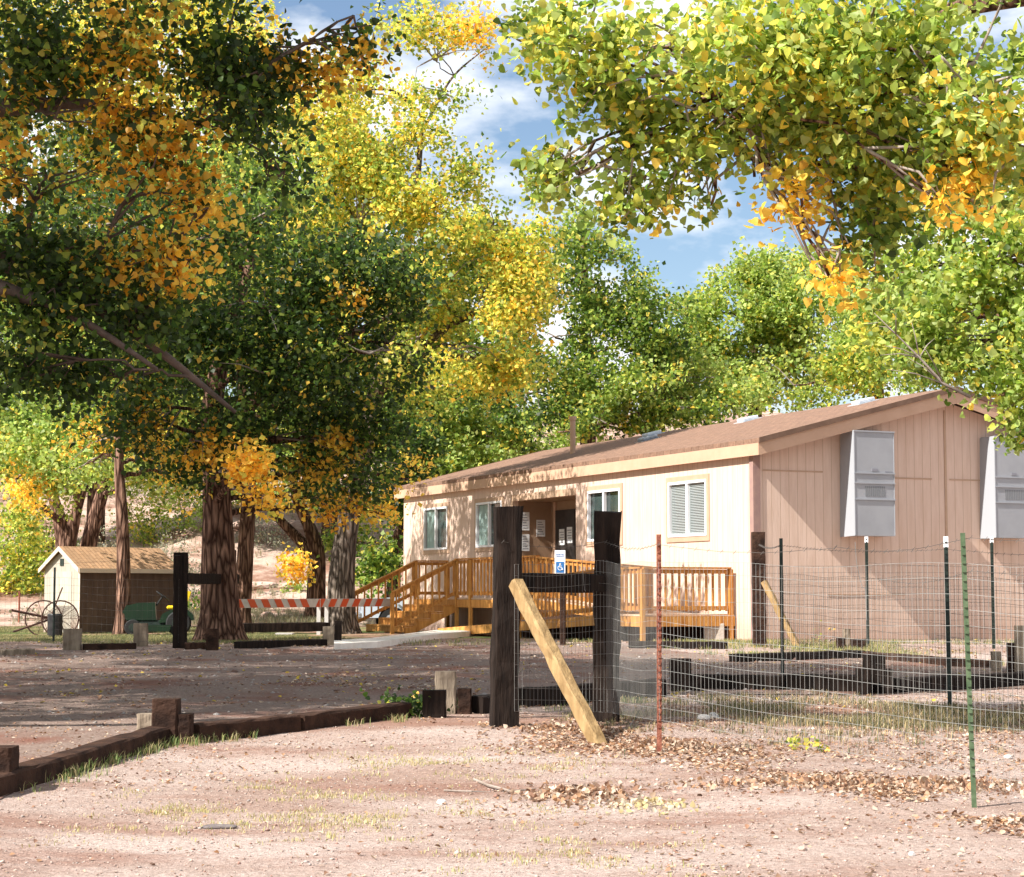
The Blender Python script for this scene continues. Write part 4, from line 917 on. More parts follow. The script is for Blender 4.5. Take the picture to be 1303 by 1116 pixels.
# near left cottonwood, trunk outside the frame
tree('cottonwood_tree', 'near cottonwood whose shaded dark green and orange boughs fill the top left', [[(-9.2, 20, 0, .6), (-9.1, 20, 1.3, .5), (-8.8, 20.1, 4, .42), (-8.0, 20.5, 8, .3), (-7, 20.5, 12, .14)],
     [(-8.8, 20.1, 4.6, .22), (-6.5, 20.2, 5.3, .15), (*P(60, 350, 20.4), .10), (*P(190, 435, 20.8), .05), (*P(300, 525, 21), .02)], [(-8.4, 20.2, 6.5, .2), (*P(0, 140, 20), .10), (*P(110, 125, 20), .05), (*P(250, 160, 20.5), .02)], [(-8.4, 20.2, 5.6, .2), (*P(-20, 360, 19.6), .09), (*P(90, 395, 20), .05), (*P(200, 470, 20), .02)]],
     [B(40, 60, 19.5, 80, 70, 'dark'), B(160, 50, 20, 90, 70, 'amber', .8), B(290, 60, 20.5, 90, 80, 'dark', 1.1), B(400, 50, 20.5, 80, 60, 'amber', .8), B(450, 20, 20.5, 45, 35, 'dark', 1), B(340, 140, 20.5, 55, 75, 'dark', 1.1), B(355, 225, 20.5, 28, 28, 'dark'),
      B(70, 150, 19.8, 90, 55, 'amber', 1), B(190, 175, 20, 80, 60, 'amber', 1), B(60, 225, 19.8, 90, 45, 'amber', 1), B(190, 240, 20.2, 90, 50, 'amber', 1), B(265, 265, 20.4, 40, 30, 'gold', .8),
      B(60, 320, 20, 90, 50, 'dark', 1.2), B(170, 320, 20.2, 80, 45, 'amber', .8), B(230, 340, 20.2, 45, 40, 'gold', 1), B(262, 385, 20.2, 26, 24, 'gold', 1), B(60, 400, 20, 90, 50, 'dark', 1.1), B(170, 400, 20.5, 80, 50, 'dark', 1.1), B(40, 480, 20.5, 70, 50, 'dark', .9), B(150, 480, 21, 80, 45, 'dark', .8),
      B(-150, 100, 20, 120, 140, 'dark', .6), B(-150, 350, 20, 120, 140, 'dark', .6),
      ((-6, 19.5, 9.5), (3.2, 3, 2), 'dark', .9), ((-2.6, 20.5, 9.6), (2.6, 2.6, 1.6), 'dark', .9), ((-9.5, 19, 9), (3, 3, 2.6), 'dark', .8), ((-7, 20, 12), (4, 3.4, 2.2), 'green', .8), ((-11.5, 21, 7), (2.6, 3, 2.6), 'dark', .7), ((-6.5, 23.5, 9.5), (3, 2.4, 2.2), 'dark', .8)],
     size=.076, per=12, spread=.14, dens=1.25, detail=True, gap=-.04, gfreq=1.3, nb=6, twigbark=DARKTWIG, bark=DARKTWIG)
tree('cottonwood_tree', 'unseen high cottonwood left of the camera, placed to shade the edging timbers and lot', [[(-13, 13, 0, .6), (-12.9, 13, 2, .5), (-12.6, 13.3, 7, .4), (-12, 13.6, 11, .25)], [(-12.6, 13.3, 6.5, .2), (-9, 14, 8.6, .12), (-4, 14.2, 9.0, .04)]],  # tree out of view; crown and overhead boughs added for their shade
     [((-11, 15.5, 10.5), (3, 2.6, 1.8), 'green', 1), ((-8.6, 17, 11.2), (2.6, 2.2, 1.5), 'dark', 1), ((-12.5, 19, 11.5), (3.0, 2.8, 1.8), 'dark', .45), ((-14.5, 15, 9), (3, 3, 2.4), 'dark', .8), ((-3.9, 14.5, 8.9), (1.9, 1.2, .8), 'green', 2.6), ((-6.0, 14.4, 9.3), (1.6, 1.3, .8), 'green', 2), ((-2.4, 15.2, 8.8), (1.4, 1.0, .6), 'green', 2), ((-12, 23.5, 12.5), (3, 3, 2), 'green', .9), ((-15, 21, 13), (2.6, 2.6, 2), 'green', .4), ((-9, 20.5, 13), (2.8, 2.6, 1.6), 'lime', .9)],
     size=.12, per=9, spread=.2, dens=.9, nb=4)
# left tree just outside the frame: its crown shades the lot
tree('cottonwood_tree', 'tall cottonwood at the far left edge whose green crown shades the gravel lot', [[(-14.5, 31, 0, .6), (-14.4, 31, 2, .5), (-14, 31, 7, .4), (-13.5, 31, 12, .2)]],
     [((-14, 30, 8), (3.4, 3.6, 2.6), 'dark', .8), ((-11.5, 30, 10.5), (3.4, 3.4, 2.6), 'dark', .8), ((-16, 32, 11.5), (3.4, 3.4, 3), 'green', .7), ((-12.5, 33, 13.5), (3.4, 3.2, 2.6), 'green', .8), ((-10.5, 27, 9), (2.6, 2.6, 2.2), 'dark', .8), ((-11, 35, 9.5), (2.6, 2.6, 2.4), 'dark', .8), ((-13, 26, 11), (3, 3, 2.4), 'green', .7)],
     size=.11, per=9, spread=.2, dens=.9, nb=5)
# big furrowed trunk in the middle left
tree('cottonwood_tree', 'dark green cottonwood with the thick furrowed trunk between shed and barricade', [tb(281, 816, [(279, 740, 0, .37), (277, 660, 0, .30), (274, 600, 0, .27), (268, 520, 0, .22), (285, 440, 0, .17), (320, 330, 0, .09)], .40),
     [(*P(273, 572, 39.7), .2), (*P(330, 500, 40), .14), (*P(420, 440, 39), .09), (*P(500, 400, 39), .04)]],
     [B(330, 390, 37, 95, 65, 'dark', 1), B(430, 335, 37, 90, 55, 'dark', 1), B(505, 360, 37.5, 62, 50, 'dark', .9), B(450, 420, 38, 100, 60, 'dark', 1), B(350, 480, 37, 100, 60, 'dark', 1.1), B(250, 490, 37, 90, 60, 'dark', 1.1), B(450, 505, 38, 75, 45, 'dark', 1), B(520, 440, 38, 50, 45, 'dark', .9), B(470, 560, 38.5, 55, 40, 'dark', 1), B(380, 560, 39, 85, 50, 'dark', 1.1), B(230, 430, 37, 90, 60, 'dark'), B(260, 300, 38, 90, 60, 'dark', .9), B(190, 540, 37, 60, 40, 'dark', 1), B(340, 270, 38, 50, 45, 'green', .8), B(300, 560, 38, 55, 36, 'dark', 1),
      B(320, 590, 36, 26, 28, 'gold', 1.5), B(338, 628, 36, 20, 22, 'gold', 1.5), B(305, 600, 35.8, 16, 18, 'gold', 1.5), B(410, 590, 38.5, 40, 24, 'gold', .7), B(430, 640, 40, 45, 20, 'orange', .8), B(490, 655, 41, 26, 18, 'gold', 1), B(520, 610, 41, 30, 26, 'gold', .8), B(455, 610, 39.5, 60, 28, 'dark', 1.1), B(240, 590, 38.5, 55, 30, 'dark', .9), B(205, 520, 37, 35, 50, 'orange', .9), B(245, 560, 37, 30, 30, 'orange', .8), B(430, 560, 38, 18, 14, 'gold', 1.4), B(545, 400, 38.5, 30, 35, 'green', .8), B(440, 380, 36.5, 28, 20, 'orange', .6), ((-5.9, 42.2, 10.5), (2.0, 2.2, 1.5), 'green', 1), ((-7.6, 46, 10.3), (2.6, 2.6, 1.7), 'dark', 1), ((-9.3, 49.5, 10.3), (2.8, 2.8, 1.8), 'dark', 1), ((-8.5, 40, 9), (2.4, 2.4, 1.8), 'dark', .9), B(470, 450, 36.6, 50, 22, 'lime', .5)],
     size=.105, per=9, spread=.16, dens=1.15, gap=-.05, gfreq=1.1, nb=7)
# second trunk beside it
tree('cottonwood_tree', 'reddish trunk cottonwood immediately right of the thick furrowed trunk', [tb(306, 806, [(310, 740, 0, .22), (315, 660, 0, .19), (318, 600, 0, .17), (310, 520, 0, .13), (300, 400, 0, .07)], .25)],
     [B(300, 440, 46, 100, 80, 'green', .7), B(360, 520, 46, 80, 50, 'dark', .9), B(200, 400, 46, 90, 80, 'dark', .8)], size=.12, per=8, dens=.9, nb=5)
# thin trunk before the shed
tree('cottonwood_tree', 'slender cottonwood rising in front of the shed roof', [tb(156, 809, [(157, 720, 0, .16), (155, 640, 0, .135), (150, 590, 0, .11), (160, 500, 0, .07), (165, 400, 0, .04)], .17)],
     [B(150, 560, 48, 60, 50, 'orange', .6), B(200, 590, 48, 40, 26, 'gold', .6), B(130, 480, 48, 90, 70, 'green', .9), B(220, 610, 49, 40, 30, 'light', .7), B(110, 590, 50, 60, 36, 'light', .8)], size=.11, per=8, dens=.9, nb=6)
# forked trunk and leaning trunk behind the shed
tree('cottonwood_tree', 'forked dark trunk cottonwood behind the left end of the shed roof', [tb(80, 782, [(84, 740, 0, .36), (84, 690, 0, .32), (72, 645, 0, .19), (58, 605, 0, .15), (46, 540, 0, .1)], .40), [(*P(85, 705, 66.9), .26), (*P(98, 645, 66.9), .18), (*P(112, 600, 66.9), .14), (*P(118, 520, 66.5), .1)]],
     [B(60, 575, 56, 75, 45, 'light', 1.1), B(130, 565, 57, 70, 55, 'light', 1.1), B(20, 610, 57, 50, 50, 'gold', .8), B(30, 545, 57, 60, 45, 'green', .9), B(90, 625, 57, 28, 22, 'light', .9), B(40, 440, 60, 100, 80, 'green', .8), B(140, 430, 60, 100, 80, 'green', .8), B(20, 650, 60, 30, 30, 'lime', .8), B(95, 520, 56, 70, 40, 'light', .8)], size=.13, per=8, dens=.9, nb=6)
tree('cottonwood_tree', 'right leaning dark trunk cottonwood seen above the shed roof', [tb(104, 780, [(108, 720, 0, .30), (118, 670, 0, .26), (132, 620, 0, .21), (146, 560, 0, .16), (156, 480, 0, .1)], .34)],
     [B(190, 590, 62, 55, 40, 'light', .8), B(230, 560, 62, 70, 60, 'lime', .8), B(160, 500, 62, 80, 60, 'green', .9), B(250, 620, 64, 40, 36, 'orange', .5)], size=.13, per=8, dens=.9, nb=6)
# grey bark trunk left of the building
tree('cottonwood_tree', 'tall yellow topped cottonwood with grey bark just left of the deck stairs', [tb(434, 806, [(434, 740, 0, .34), (440, 680, 0, .29), (452, 620, 0, .26), (470, 540, 0, .22), (500, 400, 0, .16), (530, 250, 0, .09), (540, 120, 0, .04)], .36),
      [(*P(480, 500, 50), .16), (*P(560, 420, 49), .1), (*P(640, 380, 49), .04)], [(*P(505, 380, 50), .12), (*P(450, 270, 49), .08), (*P(420, 240, 49), .03)], [(*P(538, 150, 50), .045), (*P(500, 110, 49), .035), (*P(430, 120, 49), .015)], [(*P(536, 170, 50), .045), (*P(575, 95, 49), .03), (*P(620, 60, 49), .012)]],
     [B(560, 270, 48, 90, 60, 'yellow', 1), B(625, 270, 48, 62, 50, 'lime', 1), B(650, 310, 48, 50, 50, 'yellow', 1), B(500, 215, 48, 65, 50, 'lime', .9), B(455, 280, 48, 80, 60, 'yellow', .9), B(545, 345, 48, 90, 60, 'lime', 1), B(620, 365, 48, 80, 60, 'yellow', 1), B(600, 440, 48, 78, 60, 'yellow', 1.1), B(530, 430, 49, 60, 60, 'lime', .9),
      B(440, 210, 48, 60, 50, 'yellow', .9), B(470, 120, 48, 60, 44, 'yellow', .6), B(550, 75, 48, 74, 44, 'yellow', .85), B(604, 40, 48, 34, 34, 'gold', .7), B(520, 30, 48, 54, 34, 'yellow', .6), B(560, 115, 48, 44, 22, 'light', .6), B(400, 150, 48, 44, 54, 'yellow', .7), B(525, 175, 48, 46, 30, 'yellow', .9),
      B(640, 470, 48.5, 55, 36, 'yellow', 1), B(560, 495, 49, 60, 40, 'lime', .8), B(600, 220, 48, 40, 28, 'lime', .7), B(672, 375, 48.5, 34, 60, 'yellow', .8), B(380, 300, 49, 60, 60, 'lime', .8), B(360, 90, 49, 50, 60, 'gold', .4)],
     size=.115, per=9, spread=.2, dens=1.1, gap=-.02, nb=7, bark=BARKG)
# pair of forked trunks further back
tree('cottonwood_tree', 'crooked forked trunk cottonwood standing behind the barricade', [tb(402, 790, [(403, 740, 0, .3), (404, 700, 0, .27), (392, 665, 0, .2), (376, 636, 0, .17), (372, 600, 0, .12), (380, 520, 0, .08)], .32), [(*P(404, 715, 63.9), .25), (*P(385, 690, 63.9), .18), (*P(362, 668, 63.9), .15), (*P(345, 650, 63.9), .12), (*P(320, 620, 63), .07)]],
     [B(345, 600, 60, 50, 40, 'green', .8), B(400, 560, 62, 80, 60, 'green', .9), B(375, 720, 59, 18, 18, 'gold', 1.6), B(400, 625, 60, 40, 24, 'dark', .9), B(300, 540, 62, 80, 60, 'dark', .9)], size=.13, per=8, dens=1, nb=6)
# green mass left of and behind the building
tree('cottonwood_tree', 'bushy dark green cottonwood touching the left end of the office', [tb(500, 792, [(502, 720, 0, .2), (510, 640, 0, .15), (520, 560, 0, .1)], .24)],
     [B(490, 690, 60, 26, 40, 'green', 1.2), B(495, 640, 60, 34, 34, 'dark', 1.2), B(480, 730, 60, 24, 30, 'green', 1), B(505, 580, 60, 50, 50, 'dark', 1.2), B(460, 650, 62, 26, 24, 'lime', .7), B(440, 690, 64, 20, 26, 'green', .8)], size=.14, per=8, dens=1, nb=5)
def bgtree(label, base, blobs, size=.15, hgt=None, **k):
    x, y, r = base; z = g(x, y); c = blobs[0][0]; tz = hgt or max(b[0].z for b in map(lambda q: (Vector(q[0]),), blobs))
    return tree('cottonwood_tree', label, [[(x, y, z - .2, r * 1.2), (x, y, z + 1, r), (x + .1, y, z + (tz - z) * .5, r * .7), (x, y, tz, r * .2)]], blobs, size=size, nb=4, **{'per': 8, 'dens': .95, **k})
def bx_(px, Y): return (P(px, 755, Y).x, Y)
bgtree('light green cottonwood whose foliage meets the far left end of the office roof', (*bx_(585, 66), .3),
     [B(560, 560, 64, 55, 60, 'light', 1.2), B(620, 555, 64, 60, 50, 'light', 1.2), B(540, 500, 64, 60, 50, 'green', 1), B(690, 550, 65, 50, 40, 'light', 1.1), B(610, 500, 66, 70, 40, 'green', 1), B(560, 600, 63, 40, 40, 'light', 1), B(520, 540, 63, 40, 50, 'green')], group='trees behind the office')
bgtree('olive green cottonwood rising behind the roof pipe of the office', (*bx_(745, 62), .35),
     [B(735, 345, 60, 60, 60, 'green', 1), B(775, 400, 60, 75, 70, 'green', 1), B(700, 430, 60, 70, 80, 'green', 1), B(765, 470, 60, 95, 60, 'green', 1.1), B(670, 500, 62, 70, 50, 'dark', 1), B(835, 440, 60, 50, 60, 'green', 1), B(815, 385, 61, 36, 36, 'light', .8), B(725, 290, 60, 36, 36, 'light', .55), B(690, 330, 60, 30, 50, 'light', .7), B(740, 520, 61, 60, 26, 'green'), B(775, 330, 61, 30, 36, 'light', .6)], group='trees behind the office', size=.13)
bgtree('pale green cottonwood with pointed tops showing below the patch of blue sky', (*bx_(960, 72), .4),
     [B(945, 400, 70, 75, 55, 'light', 1), B(1000, 380, 70, 80, 50, 'light', 1), B(900, 440, 70, 60, 60, 'light', 1), B(960, 470, 70, 90, 50, 'light', 1.1), B(945, 345, 70, 22, 34, 'light', .7), B(985, 350, 70, 34, 34, 'light', .8), B(880, 500, 68, 60, 40, 'light', 1.1), B(1050, 430, 70, 70, 60, 'light', 1), B(890, 395, 70, 22, 26, 'light', .6), B(1040, 350, 72, 60, 40, 'light', 1)], group='trees behind the office', size=.15)
bgtree('yellow green cottonwood just behind the office roof ridge', (*bx_(1120, 66), .35),
     [B(1080, 480, 63, 70, 40, 'lime', .8), B(1110, 430, 64, 80, 60, 'light', 1), B(1160, 470, 62, 60, 50, 'light', 1), B(1010, 490, 64, 60, 36, 'light', 1), B(1140, 380, 66, 80, 60, 'light', 1), B(1230, 400, 66, 80, 80, 'light', .9)], group='trees behind the office', size=.14)
bgtree('low bright green cottonwood behind the middle of the office roof', (*bx_(830, 60), .25),
     [B(830, 500, 58.5, 60, 34, 'light', 1.1), B(880, 480, 60, 50, 40, 'light', 1.1), B(790, 520, 58.5, 50, 24, 'light', 1.1), B(930, 510, 60, 60, 26, 'light', 1.1), B(760, 540, 58.5, 44, 22, 'green', 1.6), B(820, 532, 58.5, 48, 22, 'green', 1.6), B(880, 520, 58.5, 44, 22, 'green', 1.6), B(710, 550, 59, 40, 22, 'light', 1.5)], group='trees behind the office', size=.13)
for i, (px, lab) in enumerate(((-40, 'backdrop cottonwood at the far left horizon'), (120, 'backdrop cottonwood behind the slender trunk'), (270, 'backdrop cottonwood behind the thick furrowed trunk'), (420, 'backdrop cottonwood behind the crooked forked trunk'), (560, 'backdrop cottonwood behind the yellow topped crown'))):
    Y = 84 + 3 * (i % 2)
    bl = [B(px, 560 - 20 * (i % 2), Y, 90, 50, 'light', 1), B(px + 40, 460, Y, 90, 70, 'green', .9), B(px - 40, 380, Y, 80, 70, 'lime', .9), B(px + 40, 330, Y, 70, 60, 'green', .8)]
    if i < 4: bl += [B(px, 250, Y, 90, 80, 'lime', .8), B(px + 20, 150, Y, 80, 80, 'yellow', .7 if i < 3 else .3)]
    if i < 3: bl += [B(px, 50, Y, 90, 80, 'yellow', .6)]
    bgtree(lab, (*bx_(px, Y), .4), bl, size=.19, group='trees on the slope at left')
# right cottonwood before the gable
tree('cottonwood_tree', 'mid green cottonwood whose boughs hang over the right end of the gable roof', [[(10.9, 31, .2, .4), (10.8, 31, 1.6, .34), (10.4, 31, 4, .28), (9.6, 30.5, 7, .18), (8.5, 30, 9, .1)], [(10.2, 31, 5.4, .14), (*P(1303, 285, 29.5), .09), (*P(1210, 240, 29.5), .04)]],
     [B(1200, 400, 29.5, 80, 70, 'light', 1.1), B(1270, 330, 29, 75, 80, 'light', 1.1), B(1275, 440, 29, 70, 70, 'light', 1.1), B(1195, 440, 29.5, 55, 34, 'light', 1.1), B(1272, 503, 28.5, 40, 32, 'light', 1.1), B(1290, 545, 28.5, 36, 22, 'light', 1), B(1140, 350, 30.5, 60, 55, 'light', 1), B(1245, 535, 28.6, 16, 18, 'light', 1), B(1340, 450, 29, 80, 110, 'light', .9), B(1230, 270, 30, 80, 60, 'light', 1), B(1330, 260, 30, 90, 90, 'green', .9), B(1120, 420, 30.5, 40, 36, 'lime', .8)],
     size=.10, per=9, spread=.14, dens=1.2, detail=True, gap=-.05, gfreq=1.3, nb=6, group=None)
# bare dead branch in it
def dead_branch():
    o = empty('dead_branch', P(1222, 500, 28.2), label='bare pale dead branch sticking out left of the right hand cottonwood', cat='branch'); O = o.location.copy()
    m = MB(); rd = random.Random(3)
    main = [P(1235, 505, 28.2), P(1200, 488, 28.2), P(1170, 455, 28.2), P(1140, 425, 28.2), P(1112, 398, 28.2)]
    m.tube([p - O for p in main], [.028, .022, .016, .010, .004], 6)
    for (a, bx1, by1) in ((1, 1130, 470), (1, 1150, 452), (2, 1125, 440), (2, 1160, 410), (3, 1118, 415), (3, 1140, 398), (1, 1175, 440), (2, 1190, 430), (2, 1120, 452)):
        b = P(bx1, by1, 28.2 + rd.uniform(-.3, .3)); mid = main[a].lerp(b, .5) + Vector((0, 0, .04)); m.tube([main[a] - O, mid - O, b - O], [.012, .008, .003], 5)
    m.build('bare_limb', TWIG, o, smooth=True)
dead_branch()

# ------------------------------------------------------------------ bushes on the slope
def bush(label, px, py, rpx, hpx, mx, size=.12, group='bushes on the slope', dn=1.2, name='bush', cat='bush'):
    q = GP(px, py); s = q.y / 2508; rs = np.random.default_rng(int(px * 7 + py)); t = empty(name, q, label=label, cat=cat, group=group)
    n = max(12, int(rpx * hpx * s * s * 70 * dn)); dv = rs.normal(0, 1, (n, 3)); dv /= np.linalg.norm(dv, axis=1)[:, None]; dv[:, 2] = abs(dv[:, 2])
    c = dv * (rs.random(n) ** .45)[:, None] * np.array([rpx * s, rpx * s * .9, hpx * s]); c = c[fbm(c * 1.6 + px, 2) > -.12]
    V_, F_, C_ = leaves(c, np.array([mx] * len(c)), size, 7, .12, False, rs); link('foliage', np_mesh('foliage', V_, F_, False, C_), LEAF, t)
    m = MB(); rd = random.Random(px)
    for k in range(7): e = Vector(c[rd.randrange(len(c))]); m.tube([(0, 0, -.1), (e.x * .4, e.y * .4, e.z * .6), e], [.03, .02, .006], 5)
    m.build('stem', TWIG, t)
MIX['sage'] = ([0, 1, 2, 3], [1, 1, 1, 1]); PAL = np.concatenate([PAL, np.array([(.20, .21, .15), (.28, .27, .19), (.14, .15, .09), (.30, .24, .15)])]); MIX['sage'] = ([7, 8, 9, 10], [.35, .3, .2, .15])
bush('grey green brush at the far left edge of the lawn', 20, 788, 34, 20, 'sage')
bush('yellow green bush filling the left edge above the lawn', 22, 752, 55, 115, 'lime', dn=2.4, size=.15)
for i, (px, py, r, h, mx, lab) in enumerate(((245, 745, 38, 30, 'sage', 'grey brush seen between shed roof and thick trunk'), (225, 720, 45, 60, 'sage', 'tall grey brush uphill behind the shed'), (340, 752, 26, 16, 'sage', 'grey brush low above the striped barricade'), (380, 750, 26, 14, 'light', 'small green bush above the barricade support'),
      (250, 770, 22, 26, 'green', 'green bush right of the shed roof end'), (235, 690, 50, 70, 'light', 'bright bush behind the right end of the shed roof'), (340, 700, 40, 60, 'sage', 'thin dry brush behind the second trunk'), (470, 745, 30, 40, 'green', 'green bush behind the stair railing'), (440, 700, 40, 50, 'green', 'dark bush on the slope behind the grey trunk'),
      (130, 715, 40, 60, 'sage', 'dry brush behind the slender trunk'), (185, 690, 50, 70, 'lime', 'yellow green bush above the middle of the shed roof'), (300, 660, 50, 60, 'lime', 'yellow bush high between the two large trunks'), (60, 700, 50, 60, 'lime', 'yellow green bush behind the forked trunk'), (400, 660, 60, 60, 'green', 'green bush high on the slope behind the crooked trunk'))):
    bush(lab, px, py, r, h, mx, size=.13 if mx != 'sage' else .09)
for i, (px, py, r_, h, mx, lab) in enumerate(((30, 640, 70, 60, 'light', 'pale green brush far up the slope at the left edge'), (150, 640, 60, 60, 'sage', 'grey brush far up the slope behind the slender trunk'), (330, 640, 60, 60, 'light', 'green brush far up the slope between the trunks'), (480, 650, 60, 60, 'dark', 'dark brush far up the slope above the stair railing'), (560, 640, 60, 50, 'green', 'green brush far up the slope above the left roof end'), (690, 600, 60, 50, 'green', 'green brush on the slope behind the roof pipe'), (620, 600, 60, 50, 'light', 'pale brush on the slope left of the roof pipe'), (210, 760, 30, 22, 'green', 'low green bush right behind the shed'))):
    bush(lab, px, py, r_, h, mx, size=.17 if mx != 'sage' else .12, dn=.7)
bush('grey green tumbleweed at the foot of the gable wall', 1050, 818, 20, 10, 'sage', size=.05, group='weeds')
bush('green weeds against the gable wall right of the brace', 1042, 816, 28, 15, 'light', size=.05, group='weeds')

# rocks on the slope and in the foreground
ROCKM = mat('pink_sandstone', (.36, .22, .17), .9, c2=(.55, .42, .35), sc1=3, bump=1, bs=9)
PALER = mat('pale_stone', (.55, .50, .46), .9, c2=(.70, .66, .62), sc1=9, bump=.8, bs=14)
def rock(label, px, py, wpx, hpx, m=ROCKM, group='boulders on the slope', name='boulder', cat='rock', sink=.2):
    import bmesh
    q = GP(px, py); s = q.y / 2508; bm = bmesh.new(); bmesh.ops.create_icosphere(bm, subdivisions=3, radius=1)
    co = np.array([v.co[:] for v in bm.verts]); d = 1 + .35 * fbm(co * 1.4 + px, 3) ; co = co * d[:, None]; co = np.sign(co) * np.abs(co) ** .85
    for v, c in zip(bm.verts, co): v.co = (c[0] * wpx * s / 2, c[1] * wpx * s / 2, c[2] * hpx * s / 2)
    me = bpy.data.meshes.new(name); bm.to_mesh(me); bm.free(); me.polygons.foreach_set('use_smooth', [cat != 'rock'] * len(me.polygons))
    o = link(name, me, m, label=label, cat=cat, group=group); o.location = (q.x, q.y, q.z + hpx * s / 2 * (1 - sink * 2)); o.rotation_euler = (0, 0, px % 3); return o
for a in ((40, 725, 34, 12, 'low boulder on the slope above the lawn'), (20, 745, 22, 9, 'small boulder near the left edge under the bush'), (64, 742, 16, 8, 'small boulder beside the shed roof corner'), (330, 735, 50, 12, 'long flat boulder behind the second trunk'), (372, 742, 26, 9, 'boulder below the yellow leaf clump'), (455, 720, 40, 18, 'dark ledge boulder right of the crooked trunk'),
          (340, 784, 16, 8, 'reddish rock seen under the barricade rail, left'), (366, 786, 14, 7, 'reddish rock seen under the barricade rail, middle'), (416, 786, 12, 7, 'reddish rock seen under the barricade rail, right'), (250, 722, 30, 10, 'boulder seen right of the shed roof'), (310, 690, 30, 12, 'boulder high behind the trunks')):
    rock(a[4], *a[:4])
for a in ((562, 1020, 11, 8, 'small white stone in the sunlit dirt left of centre'), (895, 918, 16, 9, 'white stone lying in the shade right of the rusty post'), (908, 916, 12, 9, 'smaller white stone touching the one by the rusty post'), (1021, 1084, 10, 7, 'small red stone near the bottom right'), (1160, 1090, 8, 6, 'tiny pale stone at the bottom right'), (1283, 965, 10, 6, 'pale stone by the right edge before the green post')):
    rock(a[4], *a[:4], m=PALER if 'white' in a[4] or 'pale' in a[4] else ROCKM, group='loose stones in the foreground', name='stone')
rock('flat dark grey stick-like stone on the dirt at lower left', 279, 1052, 42, 7, mat('dark_slate', (.12, .10, .10), .9, c2=(.2, .17, .16), sc1=9, bump=1), None, 'stone').scale = (1, .35, 1)
def stick(label, pts, r, m=TWIG):
    P_ = []
    for i, (a, b) in enumerate(pts): q = GP(a, b); P_.append(q + Vector((0, 0, r + .01 * (i % 2))))
    O = P_[0]; o = MB().tube([p - O for p in P_], [r] * (len(P_) - 1) + [r * .3], 6).build('dead_stick', m, label=label, cat='stick', group='fallen sticks'); o.location = O
stick('long pale crooked stick lying on the dirt below the gate posts', [(603, 992), (622, 1000), (650, 1006), (682, 1004)], .010)
stick('thin dry twig leaning on the leaf pile beside the rusty post', [(785, 950), (800, 930), (815, 905)], .006)
stick('thin pale twig in the dirt near the small white stone', [(565, 1004), (600, 1006), (622, 1005)], .006)

# ------------------------------------------------------------------ ground cover: stuff
def scatter(n, dens_fn, xr, yr, rs, near=1.6):
    out = []; tot = 0
    while tot < n:
        m = n * 2; y = yr[0] + (yr[1] - yr[0]) * rs.random(m) ** near; x = rs.uniform(*xr, m) * (y / yr[1]) + 0
        k = rs.random(m) < dens_fn(x, y); out.append(np.stack([x[k], y[k]], 1)); tot += k.sum()
    return np.concatenate(out)[:n]
def nz2(x, y, f, o=0): return fbm(np.stack([x * f + o, y * f, np.zeros_like(x) + o], -1), 3)
def fence_y(x): return np.interp(x, [-.2, .9, 1.75, 2.9, 5.2], [17.2, 16.8, 15.4, 12.6, 11.0])
rs = np.random.default_rng(5)
def ground_leaves(name, n, dfn, xr, yr, pal, size, label, mat_=LITTER, lift=.012, near=1.0):
    p = scatter(n, dfn, xr, yr, rs, near); z = GH(p[:, 0], p[:, 1]) + lift * rs.random(n)
    c = np.stack([p[:, 0], p[:, 1], z], 1); sz = (size * rs.uniform(.6, 1.3, n))[:, None]
    th = rs.uniform(0, 2 * np.pi, n); u = np.stack([np.cos(th), np.sin(th), rs.normal(0, .28, n)], 1); d = np.stack([-np.sin(th), np.cos(th), rs.normal(0, .28, n)], 1); nm = np.cross(u, d)
    curl = rs.uniform(.02, .35, n)[:, None]
    T = [(0, -.5, 0), (.46, -.2, 1), (.3, .2, .9), (0, .55, .1), (-.3, .2, .9), (-.46, -.2, 1)]
    V_ = np.stack([c + sz * (u * a + d * b + nm * e * curl) for a, b, e in T], 1).reshape(-1, 3)
    F_ = (np.arange(n)[:, None, None] * 6 + np.array([[0, 1, 2, 3], [0, 3, 4, 5]])[None]).reshape(-1, 4)
    C_ = np.repeat(np.array(pal)[rs.integers(0, len(pal), n)] * rs.uniform(.7, 1.2, (n, 1)), 6, 0)
    return link(name, np_mesh(name, V_, F_, False, C_), mat_, kind='stuff', label=label, cat='leaf litter')
TAN = [(.36, .22, .14), (.44, .31, .21), (.28, .15, .09), (.50, .38, .28), (.20, .11, .07), (.38, .21, .11), (.55, .44, .34)]
def dl1(x, y):
    d = y - fence_y(x); m = (x > -.3); return np.clip((np.exp(-((d + .35) / .8) ** 2) + .12 * (d > 0)) * m * np.clip(nz2(x, y, 1.3) * 2.2 + .55, 0, 1), 0, 1)
ground_leaves('leaf_litter', 11000, dl1, (-.6, 6.5), (10.2, 22), TAN, .034, 'tan dry fallen leaves heaped along the wire fence')
def dl2(x, y): return np.clip(.10 + .9 * np.clip(nz2(x, y, .8, 3) * 2 - .1, 0, 1), 0, 1)
ground_leaves('leaf_litter', 5000, dl2, (-8, 8), (9, 24), TAN, .028, 'scattered small dry leaves on the open dirt', near=.8)
ground_leaves('leaf_litter', 5500, dl2, (-16, 16), (20, 42), TAN + [(.55, .4, .05)], .05, 'fallen leaves on the shaded lot and round the office')
def gblob(cx, cy, r): return lambda x, y: ((x - cx) ** 2 + (y - cy) ** 2 < r * r * rs.random(len(x))).astype(float)
q = GP(742, 1010)
